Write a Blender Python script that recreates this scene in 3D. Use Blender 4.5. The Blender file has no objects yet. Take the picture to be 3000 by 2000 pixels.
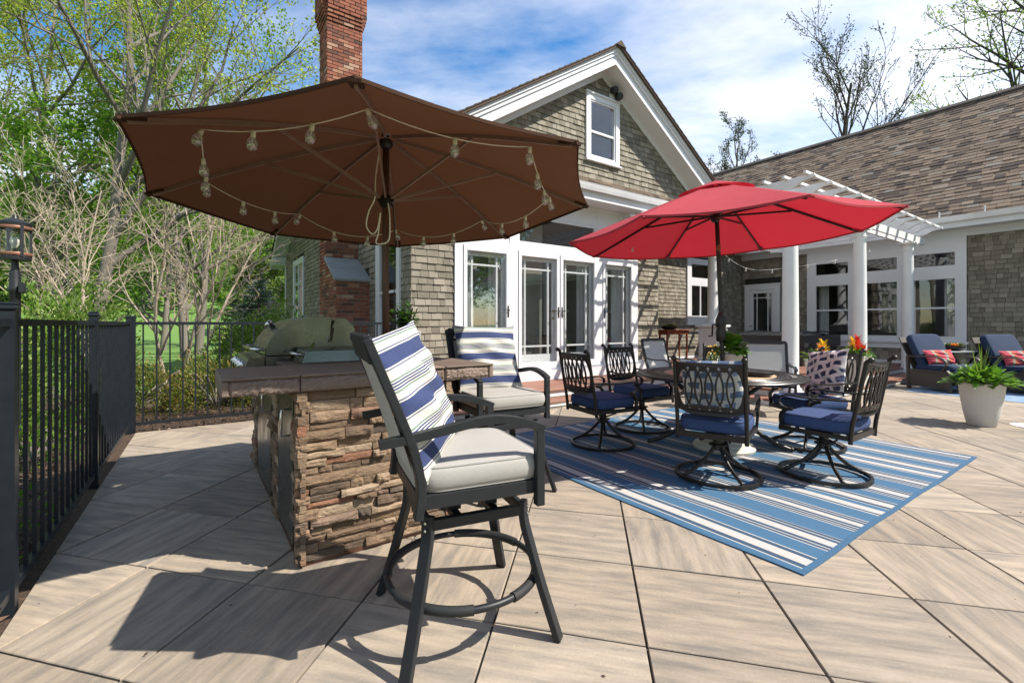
import bpy, bmesh, math, random
import numpy as np
from mathutils import Vector, Matrix
R_ = math.radians
random.seed(7); RNG = np.random.default_rng(7)
S = bpy.context.scene
COL = S.collection

# ------------------------------------------------------------------ camera
cam_d = bpy.data.cameras.new('camera'); cam = bpy.data.objects.new('camera', cam_d); COL.objects.link(cam)
cam.location = (0, 0, 1.22); cam.rotation_euler = (R_(90), 0, 0)
cam_d.sensor_width = 36; cam_d.lens = 16.13; cam_d.shift_y = -0.0173
cam_d.clip_start = 0.05; cam_d.clip_end = 2000
S.camera = cam

# ------------------------------------------------------------------ sky, sun, exposure
SUN_H = Vector((0.976, -0.217, 0)).normalized(); SUN_EL = R_(48)
sun_dir = Vector((SUN_H.x*math.cos(SUN_EL), SUN_H.y*math.cos(SUN_EL), math.sin(SUN_EL)))
w = bpy.data.worlds.new('World'); S.world = w; w.use_nodes = True
wn, wl = w.node_tree.nodes, w.node_tree.links
bg = wn['Background']; bg.inputs['Strength'].default_value = 0.15
sky = wn.new('ShaderNodeTexSky'); sky.sky_type = 'NISHITA'; sky.sun_disc = False
sky.sun_elevation = SUN_EL; sky.sun_rotation = math.atan2(SUN_H.x, SUN_H.y)
sky.air_density = 1.15; sky.dust_density = 0.4; sky.ozone_density = 2.2; sky.altitude = 200
tc = wn.new('ShaderNodeTexCoord')
sep = wn.new('ShaderNodeSeparateXYZ'); wl.new(tc.outputs['Generated'], sep.inputs[0])
def wmath(op, a, b):
    n = wn.new('ShaderNodeMath'); n.operation = op
    for i, v in enumerate((a, b)):
        if v is None: continue
        if isinstance(v, (int, float)): n.inputs[i].default_value = v
        else: wl.new(v, n.inputs[i])
    return n.outputs[0]
den = wmath('ADD', wmath('MAXIMUM', sep.outputs['Z'], 0.0), 0.22)
cx_ = wmath('DIVIDE', sep.outputs['X'], den); cy_ = wmath('DIVIDE', sep.outputs['Y'], den)
cmb = wn.new('ShaderNodeCombineXYZ'); wl.new(cx_, cmb.inputs[0]); wl.new(cy_, cmb.inputs[1])
mp = wn.new('ShaderNodeMapping'); mp.inputs['Rotation'].default_value = (0, 0, R_(35)); mp.inputs['Scale'].default_value = (0.8, 1.55, 1)
mp.inputs['Location'].default_value = (-1.7, 2.4, 0)
wl.new(cmb.outputs[0], mp.inputs[0])
nz1 = wn.new('ShaderNodeTexNoise'); nz1.inputs['Scale'].default_value = 0.62; nz1.inputs['Detail'].default_value = 9; nz1.inputs['Roughness'].default_value = 0.56; nz1.inputs['Distortion'].default_value = 0.35
wl.new(mp.outputs[0], nz1.inputs['Vector'])
nz2 = wn.new('ShaderNodeTexNoise'); nz2.inputs['Scale'].default_value = 3.2; nz2.inputs['Detail'].default_value = 10; nz2.inputs['Roughness'].default_value = 0.6
wl.new(mp.outputs[0], nz2.inputs['Vector'])
cl = wmath('ADD', wmath('MULTIPLY', nz1.outputs['Fac'], 0.78), wmath('MULTIPLY', nz2.outputs['Fac'], 0.22))
cr = wn.new('ShaderNodeValToRGB'); cr.color_ramp.elements[0].position = 0.415; cr.color_ramp.elements[1].position = 0.66
cr.color_ramp.elements[0].color = (0, 0, 0, 1); cr.color_ramp.elements[1].color = (0.95, 0.95, 0.95, 1)
wl.new(cl, cr.inputs[0])
mx = wn.new('ShaderNodeMix'); mx.data_type = 'RGBA'
hs = wn.new('ShaderNodeHueSaturation'); hs.inputs['Saturation'].default_value = 1.35; hs.inputs['Value'].default_value = 0.33; wl.new(sky.outputs[0], hs.inputs['Color'])
wl.new(cr.outputs[0], mx.inputs[0]); wl.new(hs.outputs[0], mx.inputs[6]); mx.inputs[7].default_value = (2.4, 2.3, 2.22, 1)
wl.new(mx.outputs[2], bg.inputs['Color'])

sl = bpy.data.lights.new('sun', 'SUN'); sl.energy = 2.0; sl.angle = R_(0.5); sl.color = (1.0, 0.93, 0.82)
so = bpy.data.objects.new('sun', sl); COL.objects.link(so)
so.rotation_euler = (-sun_dir).to_track_quat('-Z', 'Y').to_euler(); so.location = (12, -6, 14)
S.view_settings.view_transform = 'Standard'; S.view_settings.look = 'None'; S.view_settings.gamma = 1
S.view_settings.exposure = 2.1; S.view_settings.use_curve_mapping = False
S.cycles.max_bounces = 8; S.cycles.transparent_max_bounces = 24

# ------------------------------------------------------------------ frames
HROT = R_(34.8); CA, SA = math.cos(HROT), math.sin(HROT)
def W(a, c, z=0.0): return Vector((CA*a - SA*c, SA*a + CA*c, z))   # house frame (a along the door wall, c into the house) -> world
FPX = 1344.0
def area_px(p, w_, h_):                # rough size in photo pixels of a piece at world point p
    if p.y < 0.3: return 0
    x = 1500 + FPX*p.x/p.y; y = 948 - FPX*(p.z-1.22)/p.y
    if x < -20 or x > 3020 or y < -20 or y > 2020: return 0
    return (w_*FPX/p.y)*(h_*FPX/p.y)

# ------------------------------------------------------------------ materials
MATS = {}
class NT:
    def __init__(s, name):
        s.m = bpy.data.materials.new(name); s.m.use_nodes = True
        s.n, s.l = s.m.node_tree.nodes, s.m.node_tree.links
        s.b = s.n['Principled BSDF']; MATS[name] = s.m
    def new(s, t, **kw):
        n = s.n.new(t)
        for k, v in kw.items(): setattr(n, k, v)
        return n
    def link(s, a, b): s.l.new(a, b)
    def math(s, op, a, b=None, c=None):
        n = s.new('ShaderNodeMath', operation=op)
        for i, v in enumerate((a, b, c)):
            if v is None: continue
            if isinstance(v, (int, float)): n.inputs[i].default_value = v
            else: s.link(v, n.inputs[i])
        return n.outputs[0]
    def mix(s, f, a, b, blend='MIX'):
        n = s.new('ShaderNodeMix', data_type='RGBA', blend_type=blend)
        for i, v in ((0, f), (6, a), (7, b)):
            if isinstance(v, (int, float)): n.inputs[i].default_value = v
            elif isinstance(v, tuple): n.inputs[i].default_value = (*v, 1) if len(v) == 3 else v
            else: s.link(v, n.inputs[i])
        return n.outputs[2]
    def coord(s, kind='Object', scale=(1, 1, 1), rot=(0, 0, 0)):
        if kind == 'Position': o = s.new('ShaderNodeNewGeometry').outputs['Position']
        else: o = s.new('ShaderNodeTexCoord').outputs[kind]
        mpn = s.new('ShaderNodeMapping'); mpn.inputs['Scale'].default_value = scale; mpn.inputs['Rotation'].default_value = rot
        s.link(o, mpn.inputs[0]); return mpn.outputs[0]
    def noise(s, vec, scale, detail=5, rough=0.55, dist=0):
        n = s.new('ShaderNodeTexNoise'); n.inputs['Scale'].default_value = scale; n.inputs['Detail'].default_value = detail
        n.inputs['Roughness'].default_value = rough; n.inputs['Distortion'].default_value = dist
        s.link(vec, n.inputs['Vector']); return n.outputs['Fac']
    def ramp(s, f, stops, interp='LINEAR'):
        n = s.new('ShaderNodeValToRGB'); cr_ = n.color_ramp; cr_.interpolation = interp
        while len(cr_.elements) < len(stops): cr_.elements.new(0.5)
        for e, (p, c) in zip(cr_.elements, stops):
            e.position = p; e.color = (*c, 1) if len(c) == 3 else c
        s.link(f, n.inputs[0]); return n.outputs[0]
    def rand(s):                        # per-piece random: object random plus stored tint
        oi = s.new('ShaderNodeObjectInfo').outputs['Random']
        at = s.new('ShaderNodeAttribute', attribute_name='tint').outputs['Fac']
        return s.math('FRACT', s.math('ADD', oi, at))
    def bump(s, h, strength=0.3, dist=0.01):
        n = s.new('ShaderNodeBump'); n.inputs['Strength'].default_value = strength; n.inputs['Distance'].default_value = dist
        s.link(h, n.inputs['Height']); s.link(n.outputs[0], s.b.inputs['Normal'])
    def col(s, c):
        if isinstance(c, tuple): s.b.inputs['Base Color'].default_value = (*c, 1)
        else: s.link(c, s.b.inputs['Base Color'])
    def set(s, rough=None, metal=None, spec=None, **kw):
        if rough is not None: s.b.inputs['Roughness'].default_value = rough
        if metal is not None: s.b.inputs['Metallic'].default_value = metal
        if spec is not None: s.b.inputs['Specular IOR Level'].default_value = spec
        for k, v in kw.items(): s.b.inputs[k.replace('_', ' ')].default_value = v

def simple(name, c1, c2=None, scale=6, rough=0.6, metal=0, bump=0, bscale=None, coord='Object', stretch=(1, 1, 1), spec=None, randv=0):
    t = NT(name); v = t.coord(coord, stretch)
    c2 = c2 or tuple(x*0.85 for x in c1)
    n = t.noise(v, scale, 6)
    c = t.mix(t.ramp(n, [(0.3, (0, 0, 0)), (0.7, (1, 1, 1))]), c1, c2)
    if randv:
        k = t.math('ADD', 1-randv, t.math('MULTIPLY', t.rand(), 2*randv))
        cc = t.new('ShaderNodeCombineXYZ')
        for i in range(3): t.link(k, cc.inputs[i])
        c = t.mix(1.0, c, cc.outputs[0], 'MULTIPLY')
    t.col(c); t.set(rough, metal, spec)
    if bump: t.bump(t.noise(v, bscale or scale*6, 4), bump, 0.004)
    return t

def pieces(name, stops, grain=(1, 1, 1), gscale=30, gamp=0.35, rough=0.85, bump=0.3, bdist=0.004, coord='Position'):
    """colour from a ramp over a per-piece random, with grain"""
    t = NT(name); v = t.coord(coord, grain)
    c = t.ramp(t.rand(), stops)
    n = t.noise(v, gscale, 6, 0.6); n2 = t.noise(v, gscale*0.13, 3)
    k = t.math('ADD', 1-gamp*0.75, t.math('MULTIPLY', t.math('ADD', t.math('MULTIPLY', n, 0.7), t.math('MULTIPLY', n2, 0.8)), gamp))
    cc = t.new('ShaderNodeCombineXYZ')
    for i in range(3): t.link(k, cc.inputs[i])
    t.col(t.mix(1.0, c, cc.outputs[0], 'MULTIPLY')); t.set(rough)
    t.bump(n, bump, bdist); return t

simple('white_paint', (0.70, 0.70, 0.71), (0.63, 0.64, 0.65), 2.5, 0.45, bump=0.05, coord='Position')
simple('white_trim', (0.66, 0.66, 0.68), (0.60, 0.60, 0.62), 1.5, 0.4, coord='Position')
simple('black_metal', (0.010, 0.011, 0.014), (0.016, 0.018, 0.021), 30, 0.42, spec=0.5, bump=0.06, bscale=400)
simple('bronze_metal', (0.010, 0.009, 0.0085), (0.016, 0.014, 0.012), 25, 0.36, spec=0.4, bump=0.05, bscale=300)
simple('stool_metal', (0.014, 0.016, 0.019), (0.019, 0.021, 0.024), 30, 0.42, spec=0.3, bump=0.05, bscale=400)
simple('fence_metal', (0.009, 0.012, 0.017), (0.013, 0.017, 0.023), 14, 0.36, spec=0.35, coord='Position')
simple('rubber', (0.014, 0.015, 0.016), None, 20, 0.7)
simple('brown_pole', (0.10, 0.042, 0.024), (0.07, 0.03, 0.017), 12, 0.5)
simple('brown_rib', (0.25, 0.155, 0.115), (0.20, 0.12, 0.088), 10, 0.55)
simple('joint_sand', (0.045, 0.036, 0.028), (0.03, 0.024, 0.02), 20, 0.95, coord='Position')
simple('concrete_white', (0.52, 0.51, 0.49), (0.44, 0.43, 0.41), 9, 0.8, bump=0.15, bscale=90)
simple('pot_grey', (0.36, 0.37, 0.38), (0.30, 0.31, 0.32), 5, 0.75, bump=0.25, bscale=40)
simple('pot_white', (0.55, 0.53, 0.50), (0.48, 0.46, 0.43), 60, 0.7, bump=0.1, bscale=200)
simple('soil', (0.03, 0.02, 0.014), None, 30, 0.95)
simple('slab_stone', (0.30, 0.32, 0.31), (0.22, 0.24, 0.24), 5, 0.75, bump=0.2, bscale=60, coord='Position')
simple('mortar', (0.50, 0.48, 0.44), (0.42, 0.40, 0.37), 20, 0.95, coord='Position')
simple('stone_back', (0.05, 0.038, 0.028), None, 10, 0.95, coord='Position')
simple('sheathing', (0.022, 0.021, 0.018), None, 10, 0.95, coord='Position')
simple('room_wall', (0.20, 0.19, 0.17), None, 2, 0.9, coord='Position')
simple('room_floor', (0.12, 0.08, 0.05), None, 2, 0.7, coord='Position')
simple('curtain', (0.55, 0.56, 0.57), (0.48, 0.49, 0.5), 6, 0.9, coord='Position')
simple('copper', (0.26, 0.125, 0.08), (0.20, 0.09, 0.055), 8, 0.5, metal=0.3)
simple('brass', (0.35, 0.27, 0.16), None, 8, 0.3, metal=0.9)
simple('nickel', (0.42, 0.40, 0.37), None, 8, 0.28, metal=1.0)
simple('chrome', (0.7, 0.71, 0.72), None, 8, 0.12, metal=1.0)
simple('bulb_white', (0.8, 0.8, 0.78), None, 8, 0.3)
simple('socket_cream', (0.78, 0.73, 0.60), None, 8, 0.5)
simple('wire_cream', (0.80, 0.74, 0.60), None, 8, 0.5)
simple('wire_white', (0.72, 0.72, 0.72), None, 8, 0.4)
simple('red_wood', (0.24, 0.060, 0.025), (0.15, 0.036, 0.016), 12, 0.4, stretch=(1, 8, 8))
simple('tile_beige', (0.46, 0.35, 0.22), (0.40, 0.29, 0.18), 14, 0.6, bump=0.1)
simple('wicker_dark', (0.055, 0.045, 0.038), (0.03, 0.026, 0.022), 60, 0.55, bump=0.8, bscale=180)
simple('sling_fabric', (0.42, 0.42, 0.40), (0.36, 0.36, 0.345), 90, 0.8, bump=0.3, bscale=500)
simple('cover_vinyl', (0.025, 0.027, 0.028), (0.016, 0.017, 0.018), 6, 0.42, bump=0.25, bscale=9, coord='Position')
simple('spa_side', (0.04, 0.036, 0.033), None, 10, 0.6, coord='Position')
simple('base_resin', (0.56, 0.54, 0.45), (0.48, 0.46, 0.38), 12, 0.6, bump=0.2, bscale=60)
simple('gutter_white', (0.76, 0.76, 0.77), None, 3, 0.35, coord='Position')
simple('cushion_grey', (0.345, 0.33, 0.31), (0.31, 0.298, 0.28), 120, 0.92, bump=0.25, bscale=700)
simple('cushion_blue', (0.030, 0.062, 0.165), (0.022, 0.048, 0.135), 60, 0.9, bump=0.3, bscale=600)
simple('cushion_navy', (0.008, 0.028, 0.075), (0.006, 0.022, 0.06), 30, 0.88, bump=0.3, bscale=500)
simple('piping_grey', (0.30, 0.295, 0.28), None, 60, 0.9)
simple('piping_blue', (0.012, 0.018, 0.05), None, 60, 0.9)
simple('lampshade', (0.5, 0.3, 0.18), None, 8, 0.8)
simple('sofa_green', (0.28, 0.33, 0.04), None, 8, 0.8)
simple('interior_blue', (0.05, 0.09, 0.14), None, 2, 0.8)

t = NT('stainless'); v = t.coord('Object', (1, 1, 60)); n = t.noise(v, 8, 4)
t.col(t.mix(n, (0.15, 0.15, 0.13), (0.21, 0.21, 0.19))); t.set(0.3, 1.0); t.bump(n, 0.03, 0.002)
t.link(t.ramp(t.noise(t.coord('Object'), 5, 5), [(0.3, (0.2, 0.2, 0.2)), (0.75, (0.42, 0.42, 0.42))]), t.b.inputs['Roughness'])

# fabrics that let light through
def canvas(name, c, trans, tr):
    t = NT(name); v = t.coord('Object'); n = t.noise(v, 900, 2); n2 = t.noise(v, 2.2, 4)
    cc = t.mix(n2, c, tuple(x*0.82 for x in c)); t.col(cc); t.set(0.85, spec=0.15); t.bump(t.math('ADD', t.math('MULTIPLY', n, 0.06), t.noise(v, 4.5, 4, 0.5, 0.6)), 0.35, 0.03)
    ts = t.new('ShaderNodeBsdfTranslucent'); ts.inputs['Color'].default_value = (*trans, 1)
    ms = t.new('ShaderNodeMixShader'); ms.inputs[0].default_value = tr
    t.link(t.b.outputs[0], ms.inputs[1]); t.link(ts.outputs[0], ms.inputs[2]); t.link(ms.outputs[0], t.n['Material Output'].inputs[0])
canvas('brown_canvas', (0.066, 0.033, 0.020), (0.15, 0.058, 0.026), 0.13)
canvas('red_canvas', (0.54, 0.085, 0.105), (0.42, 0.012, 0.025), 0.34)

# paving: large slabs with streaks that run one way or the other, slab by slab
t = NT('paver')
rnd = t.rand()
vg = t.new('ShaderNodeNewGeometry').outputs['Position']
def streak(rot, sc):
    mpr = t.new('ShaderNodeMapping'); mpr.inputs['Rotation'].default_value = (0, 0, rot); t.link(vg, mpr.inputs[0])
    mpn = t.new('ShaderNodeMapping'); mpn.inputs['Scale'].default_value = sc
    t.link(mpr.outputs[0], mpn.inputs[0]); ad = t.new('ShaderNodeVectorMath', operation='ADD'); t.link(mpn.outputs[0], ad.inputs[0])
    cb = t.new('ShaderNodeCombineXYZ'); t.link(t.math('MULTIPLY', rnd, 37.0), cb.inputs[0]); t.link(t.math('MULTIPLY', rnd, 91.0), cb.inputs[2]); t.link(cb.outputs[0], ad.inputs[1])
    return ad.outputs[0]
sA = t.noise(streak(R_(13), (1.0, 7.0, 1)), 2.6, 6, 0.62, 0.0); sB = t.noise(streak(R_(-80), (1.0, 7.0, 1)), 2.6, 6, 0.62, 0.0)
pick = t.math('GREATER_THAN', t.math('FRACT', t.math('MULTIPLY', rnd, 7.0)), 0.42)
st = t.math('ADD', t.math('MULTIPLY', sA, pick), t.math('MULTIPLY', sB, t.math('SUBTRACT', 1.0, pick)))
c = t.ramp(st, [(0.30, (0.165, 0.145, 0.124)), (0.43, (0.225, 0.188, 0.148)), (0.54, (0.285, 0.232, 0.176)), (0.70, (0.35, 0.285, 0.215))])
fine = t.noise(vg, 75, 6, 0.8); blot = t.noise(vg, 5, 6, 0.65)
c = t.mix(t.math('MULTIPLY', t.math('GREATER_THAN', fine, 0.64), 0.35), c, (0.50, 0.46, 0.40))
k = t.math('ADD', 0.50, t.math('ADD', t.math('MULTIPLY', t.math('FRACT', t.math('MULTIPLY', rnd, 13.0)), 0.34), t.math('ADD', t.math('MULTIPLY', fine, 0.46), t.math('MULTIPLY', blot, 0.30))))
cb = t.new('ShaderNodeCombineXYZ')
for i in range(3): t.link(k, cb.inputs[i])
c = t.mix(1.0, c, cb.outputs[0], 'MULTIPLY')
c = t.mix(t.math('MULTIPLY', t.math('FRACT', t.math('MULTIPLY', rnd, 23.0)), 0.38), c, t.mix(1.0, c, (0.86, 0.93, 1.02), 'MULTIPLY'))
t.col(c); t.set(0.85); t.bump(t.math('ADD', fine, t.math('MULTIPLY', t.noise(vg, 70, 4), 1.0)), 0.28, 0.004)

pieces('siding_shingle', [(0, (0.135, 0.120, 0.090)), (0.35, (0.180, 0.160, 0.123)), (0.7, (0.215, 0.192, 0.150)), (1, (0.265, 0.238, 0.190))], (9, 9, 1.2), 9, 0.45, 0.9, 0.35)
pieces('roof_shingle', [(0, (0.050, 0.036, 0.030)), (0.18, (0.080, 0.056, 0.042)), (0.26, (0.135, 0.096, 0.068)), (0.7, (0.185, 0.132, 0.090)), (0.9, (0.225, 0.165, 0.115)), (1, (0.20, 0.18, 0.15))], (1, 1, 1), 60, 0.3, 0.95, 0.4)
pieces('brick', [(0, (0.06, 0.034, 0.026)), (0.12, (0.15, 0.055, 0.034)), (0.45, (0.22, 0.070, 0.040)), (0.75, (0.26, 0.092, 0.052)), (0.9, (0.30, 0.14, 0.085)), (1, (0.36, 0.24, 0.17))], (1, 1, 1), 26, 0.7, 0.9, 0.4)
pieces('ledge_stone', [(0, (0.070, 0.056, 0.045)), (0.12, (0.140, 0.092, 0.058)), (0.4, (0.205, 0.138, 0.086)), (0.65, (0.260, 0.182, 0.118)), (0.82, (0.310, 0.232, 0.160)), (0.9, (0.215, 0.100, 0.056)), (1, (0.17, 0.125, 0.095))], (1, 1, 2.2), 42, 1.0, 0.92, 0.9, 0.012)
pieces('deck_board', [(0, (0.16, 0.066, 0.040)), (0.5, (0.22, 0.093, 0.058)), (1, (0.26, 0.13, 0.090))], (1, 1, 1), 14, 0.5, 0.6, 0.15)
pieces('counter_tile', [(0, (0.120, 0.086, 0.068)), (0.5, (0.155, 0.110, 0.087)), (1, (0.19, 0.138, 0.110))], (1, 1, 1), 9, 0.95, 0.7, 0.5, 0.006)
pieces('bark', [(0, (0.12, 0.105, 0.088)), (1, (0.20, 0.175, 0.148))], (6, 6, 1), 9, 0.8, 0.95, 0.6, 0.02)
pieces('dark_bark', [(0, (0.040, 0.033, 0.028)), (1, (0.075, 0.062, 0.05))], (6, 6, 1), 9, 0.8, 0.95, 0.6, 0.02)
pieces('pale_twig', [(0, (0.36, 0.29, 0.225)), (1, (0.47, 0.385, 0.30))], (4, 4, 1), 8, 0.6, 0.9, 0.3)
pieces('mulch_chip', [(0, (0.035, 0.022, 0.015)), (0.6, (0.09, 0.055, 0.035)), (0.93, (0.17, 0.10, 0.06)), (1, (0.35, 0.33, 0.30))], (1, 1, 1), 40, 0.5, 0.95, 0.2)

def leaf(name, stops, tr=0.45, rough=0.5):
    t = NT(name); c = t.ramp(t.rand(), stops); t.col(c); t.set(rough, spec=0.35)
    ts = t.new('ShaderNodeBsdfTranslucent'); t.link(t.mix(1.0, c, (1.5, 1.7, 0.7), 'MULTIPLY'), ts.inputs['Color'])
    ms = t.new('ShaderNodeMixShader'); ms.inputs[0].default_value = tr
    t.link(t.b.outputs[0], ms.inputs[1]); t.link(ts.outputs[0], ms.inputs[2]); t.link(ms.outputs[0], t.n['Material Output'].inputs[0])
leaf('leaf_spring', [(0, (0.14, 0.20, 0.035)), (0.5, (0.24, 0.28, 0.06)), (1, (0.35, 0.34, 0.11))], 0.6)
leaf('leaf_fresh', [(0, (0.065, 0.15, 0.02)), (0.5, (0.13, 0.24, 0.035)), (1, (0.22, 0.31, 0.06))], 0.6)
leaf('leaf_hill', [(0, (0.09, 0.15, 0.04)), (0.5, (0.15, 0.21, 0.06)), (1, (0.22, 0.26, 0.10))], 0.5)
leaf('leaf_rhodo', [(0, (0.07, 0.14, 0.025)), (0.5, (0.15, 0.24, 0.045)), (1, (0.26, 0.32, 0.09))], 0.3, 0.35)
leaf('leaf_box', [(0, (0.06, 0.10, 0.02)), (0.5, (0.14, 0.17, 0.035)), (0.85, (0.24, 0.20, 0.06)), (1, (0.34, 0.20, 0.08))], 0.3, 0.4)
leaf('leaf_dark', [(0, (0.022, 0.038, 0.016)), (0.6, (0.035, 0.055, 0.022)), (1, (0.06, 0.075, 0.03))], 0.35)
leaf('leaf_spruce', [(0, (0.03, 0.05, 0.045)), (0.6, (0.05, 0.075, 0.07)), (1, (0.10, 0.14, 0.14))], 0.15)
leaf('leaf_basil', [(0, (0.06, 0.16, 0.018)), (1, (0.12, 0.27, 0.035))], 0.3, 0.35)
leaf('leaf_potted', [(0, (0.03, 0.075, 0.016)), (1, (0.07, 0.15, 0.03))], 0.25, 0.3)
leaf('leaf_planter', [(0, (0.07, 0.16, 0.025)), (1, (0.15, 0.27, 0.05))], 0.3, 0.35)
leaf('leaf_grass', [(0, (0.07, 0.13, 0.02)), (1, (0.16, 0.21, 0.06))], 0.3, 0.4)
leaf('leaf_succulent', [(0, (0.10, 0.14, 0.07)), (1, (0.22, 0.23, 0.12))], 0.2)
leaf('petal_red', [(0, (0.50, 0.012, 0.02)), (1, (0.62, 0.05, 0.03))], 0.3)
leaf('petal_yellow', [(0, (0.65, 0.36, 0.02)), (1, (0.72, 0.48, 0.05))], 0.3)
leaf('petal_orange', [(0, (0.60, 0.14, 0.03)), (1, (0.66, 0.26, 0.08))], 0.3)

def glassmat(name, tint, base=0.10, fres=1.35, dirt=0.0):
    t = NT(name); t.n.remove(t.b)
    tr = t.new('ShaderNodeBsdfTransparent'); tr.inputs[0].default_value = (*tint, 1)
    gl = t.new('ShaderNodeBsdfGlossy'); gl.inputs['Roughness'].default_value = 0.004; gl.inputs[0].default_value = (0.95, 0.97, 1, 1)
    lw = t.new('ShaderNodeLayerWeight'); lw.inputs[0].default_value = 0.5
    fr_ = t.math('ADD', base, t.math('MULTIPLY', t.math('POWER', lw.outputs['Facing'], 4.0), 0.55))
    nb = t.new('ShaderNodeBump'); nb.inputs['Strength'].default_value = 0.035; nb.inputs['Distance'].default_value = 0.02
    t.link(t.noise(t.coord('Position'), 1.7, 2), nb.inputs['Height']); t.link(nb.outputs[0], gl.inputs['Normal'])
    ms = t.new('ShaderNodeMixShader'); t.link(fr_, ms.inputs[0])
    t.link(tr.outputs[0], ms.inputs[1]); t.link(gl.outputs[0], ms.inputs[2]); t.link(ms.outputs[0], t.n['Material Output'].inputs[0])
glassmat('window_glass', (0.975, 0.985, 0.98), 0.06, 1.45)
t = NT('bulb_glass'); t.n.remove(t.b)
tr = t.new('ShaderNodeBsdfTransparent'); tr.inputs[0].default_value = (0.95, 0.95, 0.93, 1)
gl = t.new('ShaderNodeBsdfGlossy'); gl.inputs['Roughness'].default_value = 0.03
df = t.new('ShaderNodeBsdfTranslucent'); df.inputs[0].default_value = (0.9, 0.88, 0.82, 1); dd = t.new('ShaderNodeBsdfDiffuse'); dd.inputs[0].default_value = (0.85, 0.83, 0.78, 1)
m0 = t.new('ShaderNodeMixShader'); m0.inputs[0].default_value = 0.5; t.link(df.outputs[0], m0.inputs[1]); t.link(dd.outputs[0], m0.inputs[2])
m1 = t.new('ShaderNodeMixShader'); m1.inputs[0].default_value = 0.20; t.link(tr.outputs[0], m1.inputs[1]); t.link(m0.outputs[0], m1.inputs[2])
lw = t.new('ShaderNodeLayerWeight'); lw.inputs[0].default_value = 0.5
m2 = t.new('ShaderNodeMixShader'); t.link(t.math('ADD', 0.20, t.math('MULTIPLY', t.math('POWER', lw.outputs['Facing'], 3.0), 0.5)), m2.inputs[0]); t.link(m1.outputs[0], m2.inputs[1]); t.link(gl.outputs[0], m2.inputs[2])
t.link(m2.outputs[0], t.n['Material Output'].inputs[0])
glassmat('lantern_glass', (0.88, 0.88, 0.80), 0.06, 1.4)

# striped and printed cloth (flat print in the thing's own coordinates)
def stripes(name, axis, stops, scale, off, rough=0.92, weave=700, jitter=0.0):
    t = NT(name); v = t.coord('Object'); sp = t.new('ShaderNodeSeparateXYZ'); t.link(v, sp.inputs[0])
    x = t.math('ADD', t.math('MULTIPLY', sp.outputs[axis], scale), off)
    if jitter: x = t.math('ADD', x, t.math('MULTIPLY', t.math('SUBTRACT', t.noise(v, 5, 2), 0.5), jitter))
    c = t.ramp(t.math('FRACT', x), stops, 'CONSTANT')
    wv = t.noise(v, weave, 2); wl_ = t.noise(v, 38, 5, 0.7); k = t.math('ADD', 0.62, t.math('ADD', t.math('MULTIPLY', wv, 0.40), t.math('MULTIPLY', wl_, 0.36)))
    cb_ = t.new('ShaderNodeCombineXYZ')
    for i in range(3): t.link(k, cb_.inputs[i])
    t.col(t.mix(1.0, c, cb_.outputs[0], 'MULTIPLY')); t.set(rough); t.bump(wv, 0.3, 0.002); return t
WH, NV, GN = (0.50, 0.48, 0.44), (0.025, 0.040, 0.115), (0.13, 0.19, 0.155)
stripes('pillow_stripe', 2, [(0, WH), (0.06, NV), (0.085, WH), (0.115, NV), (0.42, WH), (0.45, NV), (0.475, WH), (0.61, GN), (0.645, WH), (0.67, NV), (0.70, WH), (0.725, NV), (0.755, WH), (0.78, NV), (0.81, WH), (0.835, GN), (0.87, WH)], 5.5, 0.30, jitter=0.03)
PK, CO, SD, GYB = (0.45, 0.055, 0.085), (0.45, 0.10, 0.06), (0.36, 0.32, 0.25), (0.28, 0.24, 0.24)
stripes('pillow_red', 1, [(0, PK), (0.16, SD), (0.24, CO), (0.36, PK), (0.56, GYB), (0.64, SD), (0.68, CO), (0.84, PK)], 1.9, 0.5)
BL, BD, WW = (0.038, 0.110, 0.200), (0.028, 0.060, 0.105), (0.40, 0.385, 0.37)
rs = [(0, BL), (0.10, WW), (0.112, BD), (0.14, WW), (0.152, BL)]
base = [(0.0, BL), (0.045, WW), (0.053, BD), (0.085, WW), (0.145, BD), (0.175, WW), (0.183, BL), (0.285, WW), (0.291, BD), (0.312, WW), (0.320, BD), (0.342, WW), (0.395, BD), (0.42, WW), (0.428, BD), (0.45, WW), (0.456, BL), (0.60, WW), (0.606, BD), (0.625, WW), (0.632, BD), (0.65, WW), (0.658, BD), (0.680, WW), (0.725, BD), (0.75, WW), (0.757, BD), (0.775, WW), (0.782, BL), (0.91, WW), (0.918, BD), (0.94, WW)]
t = stripes('rug_stripe', 0, base, 0.80, 0.0, 0.95, 500)
simple('rug_border', (0.038, 0.110, 0.200), (0.03, 0.09, 0.17), 60, 0.95, bump=0.4, bscale=400)
simple('rug_blue', (0.08, 0.20, 0.36), (0.3, 0.36, 0.42), 9, 0.95, bump=0.3, bscale=300)

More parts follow.
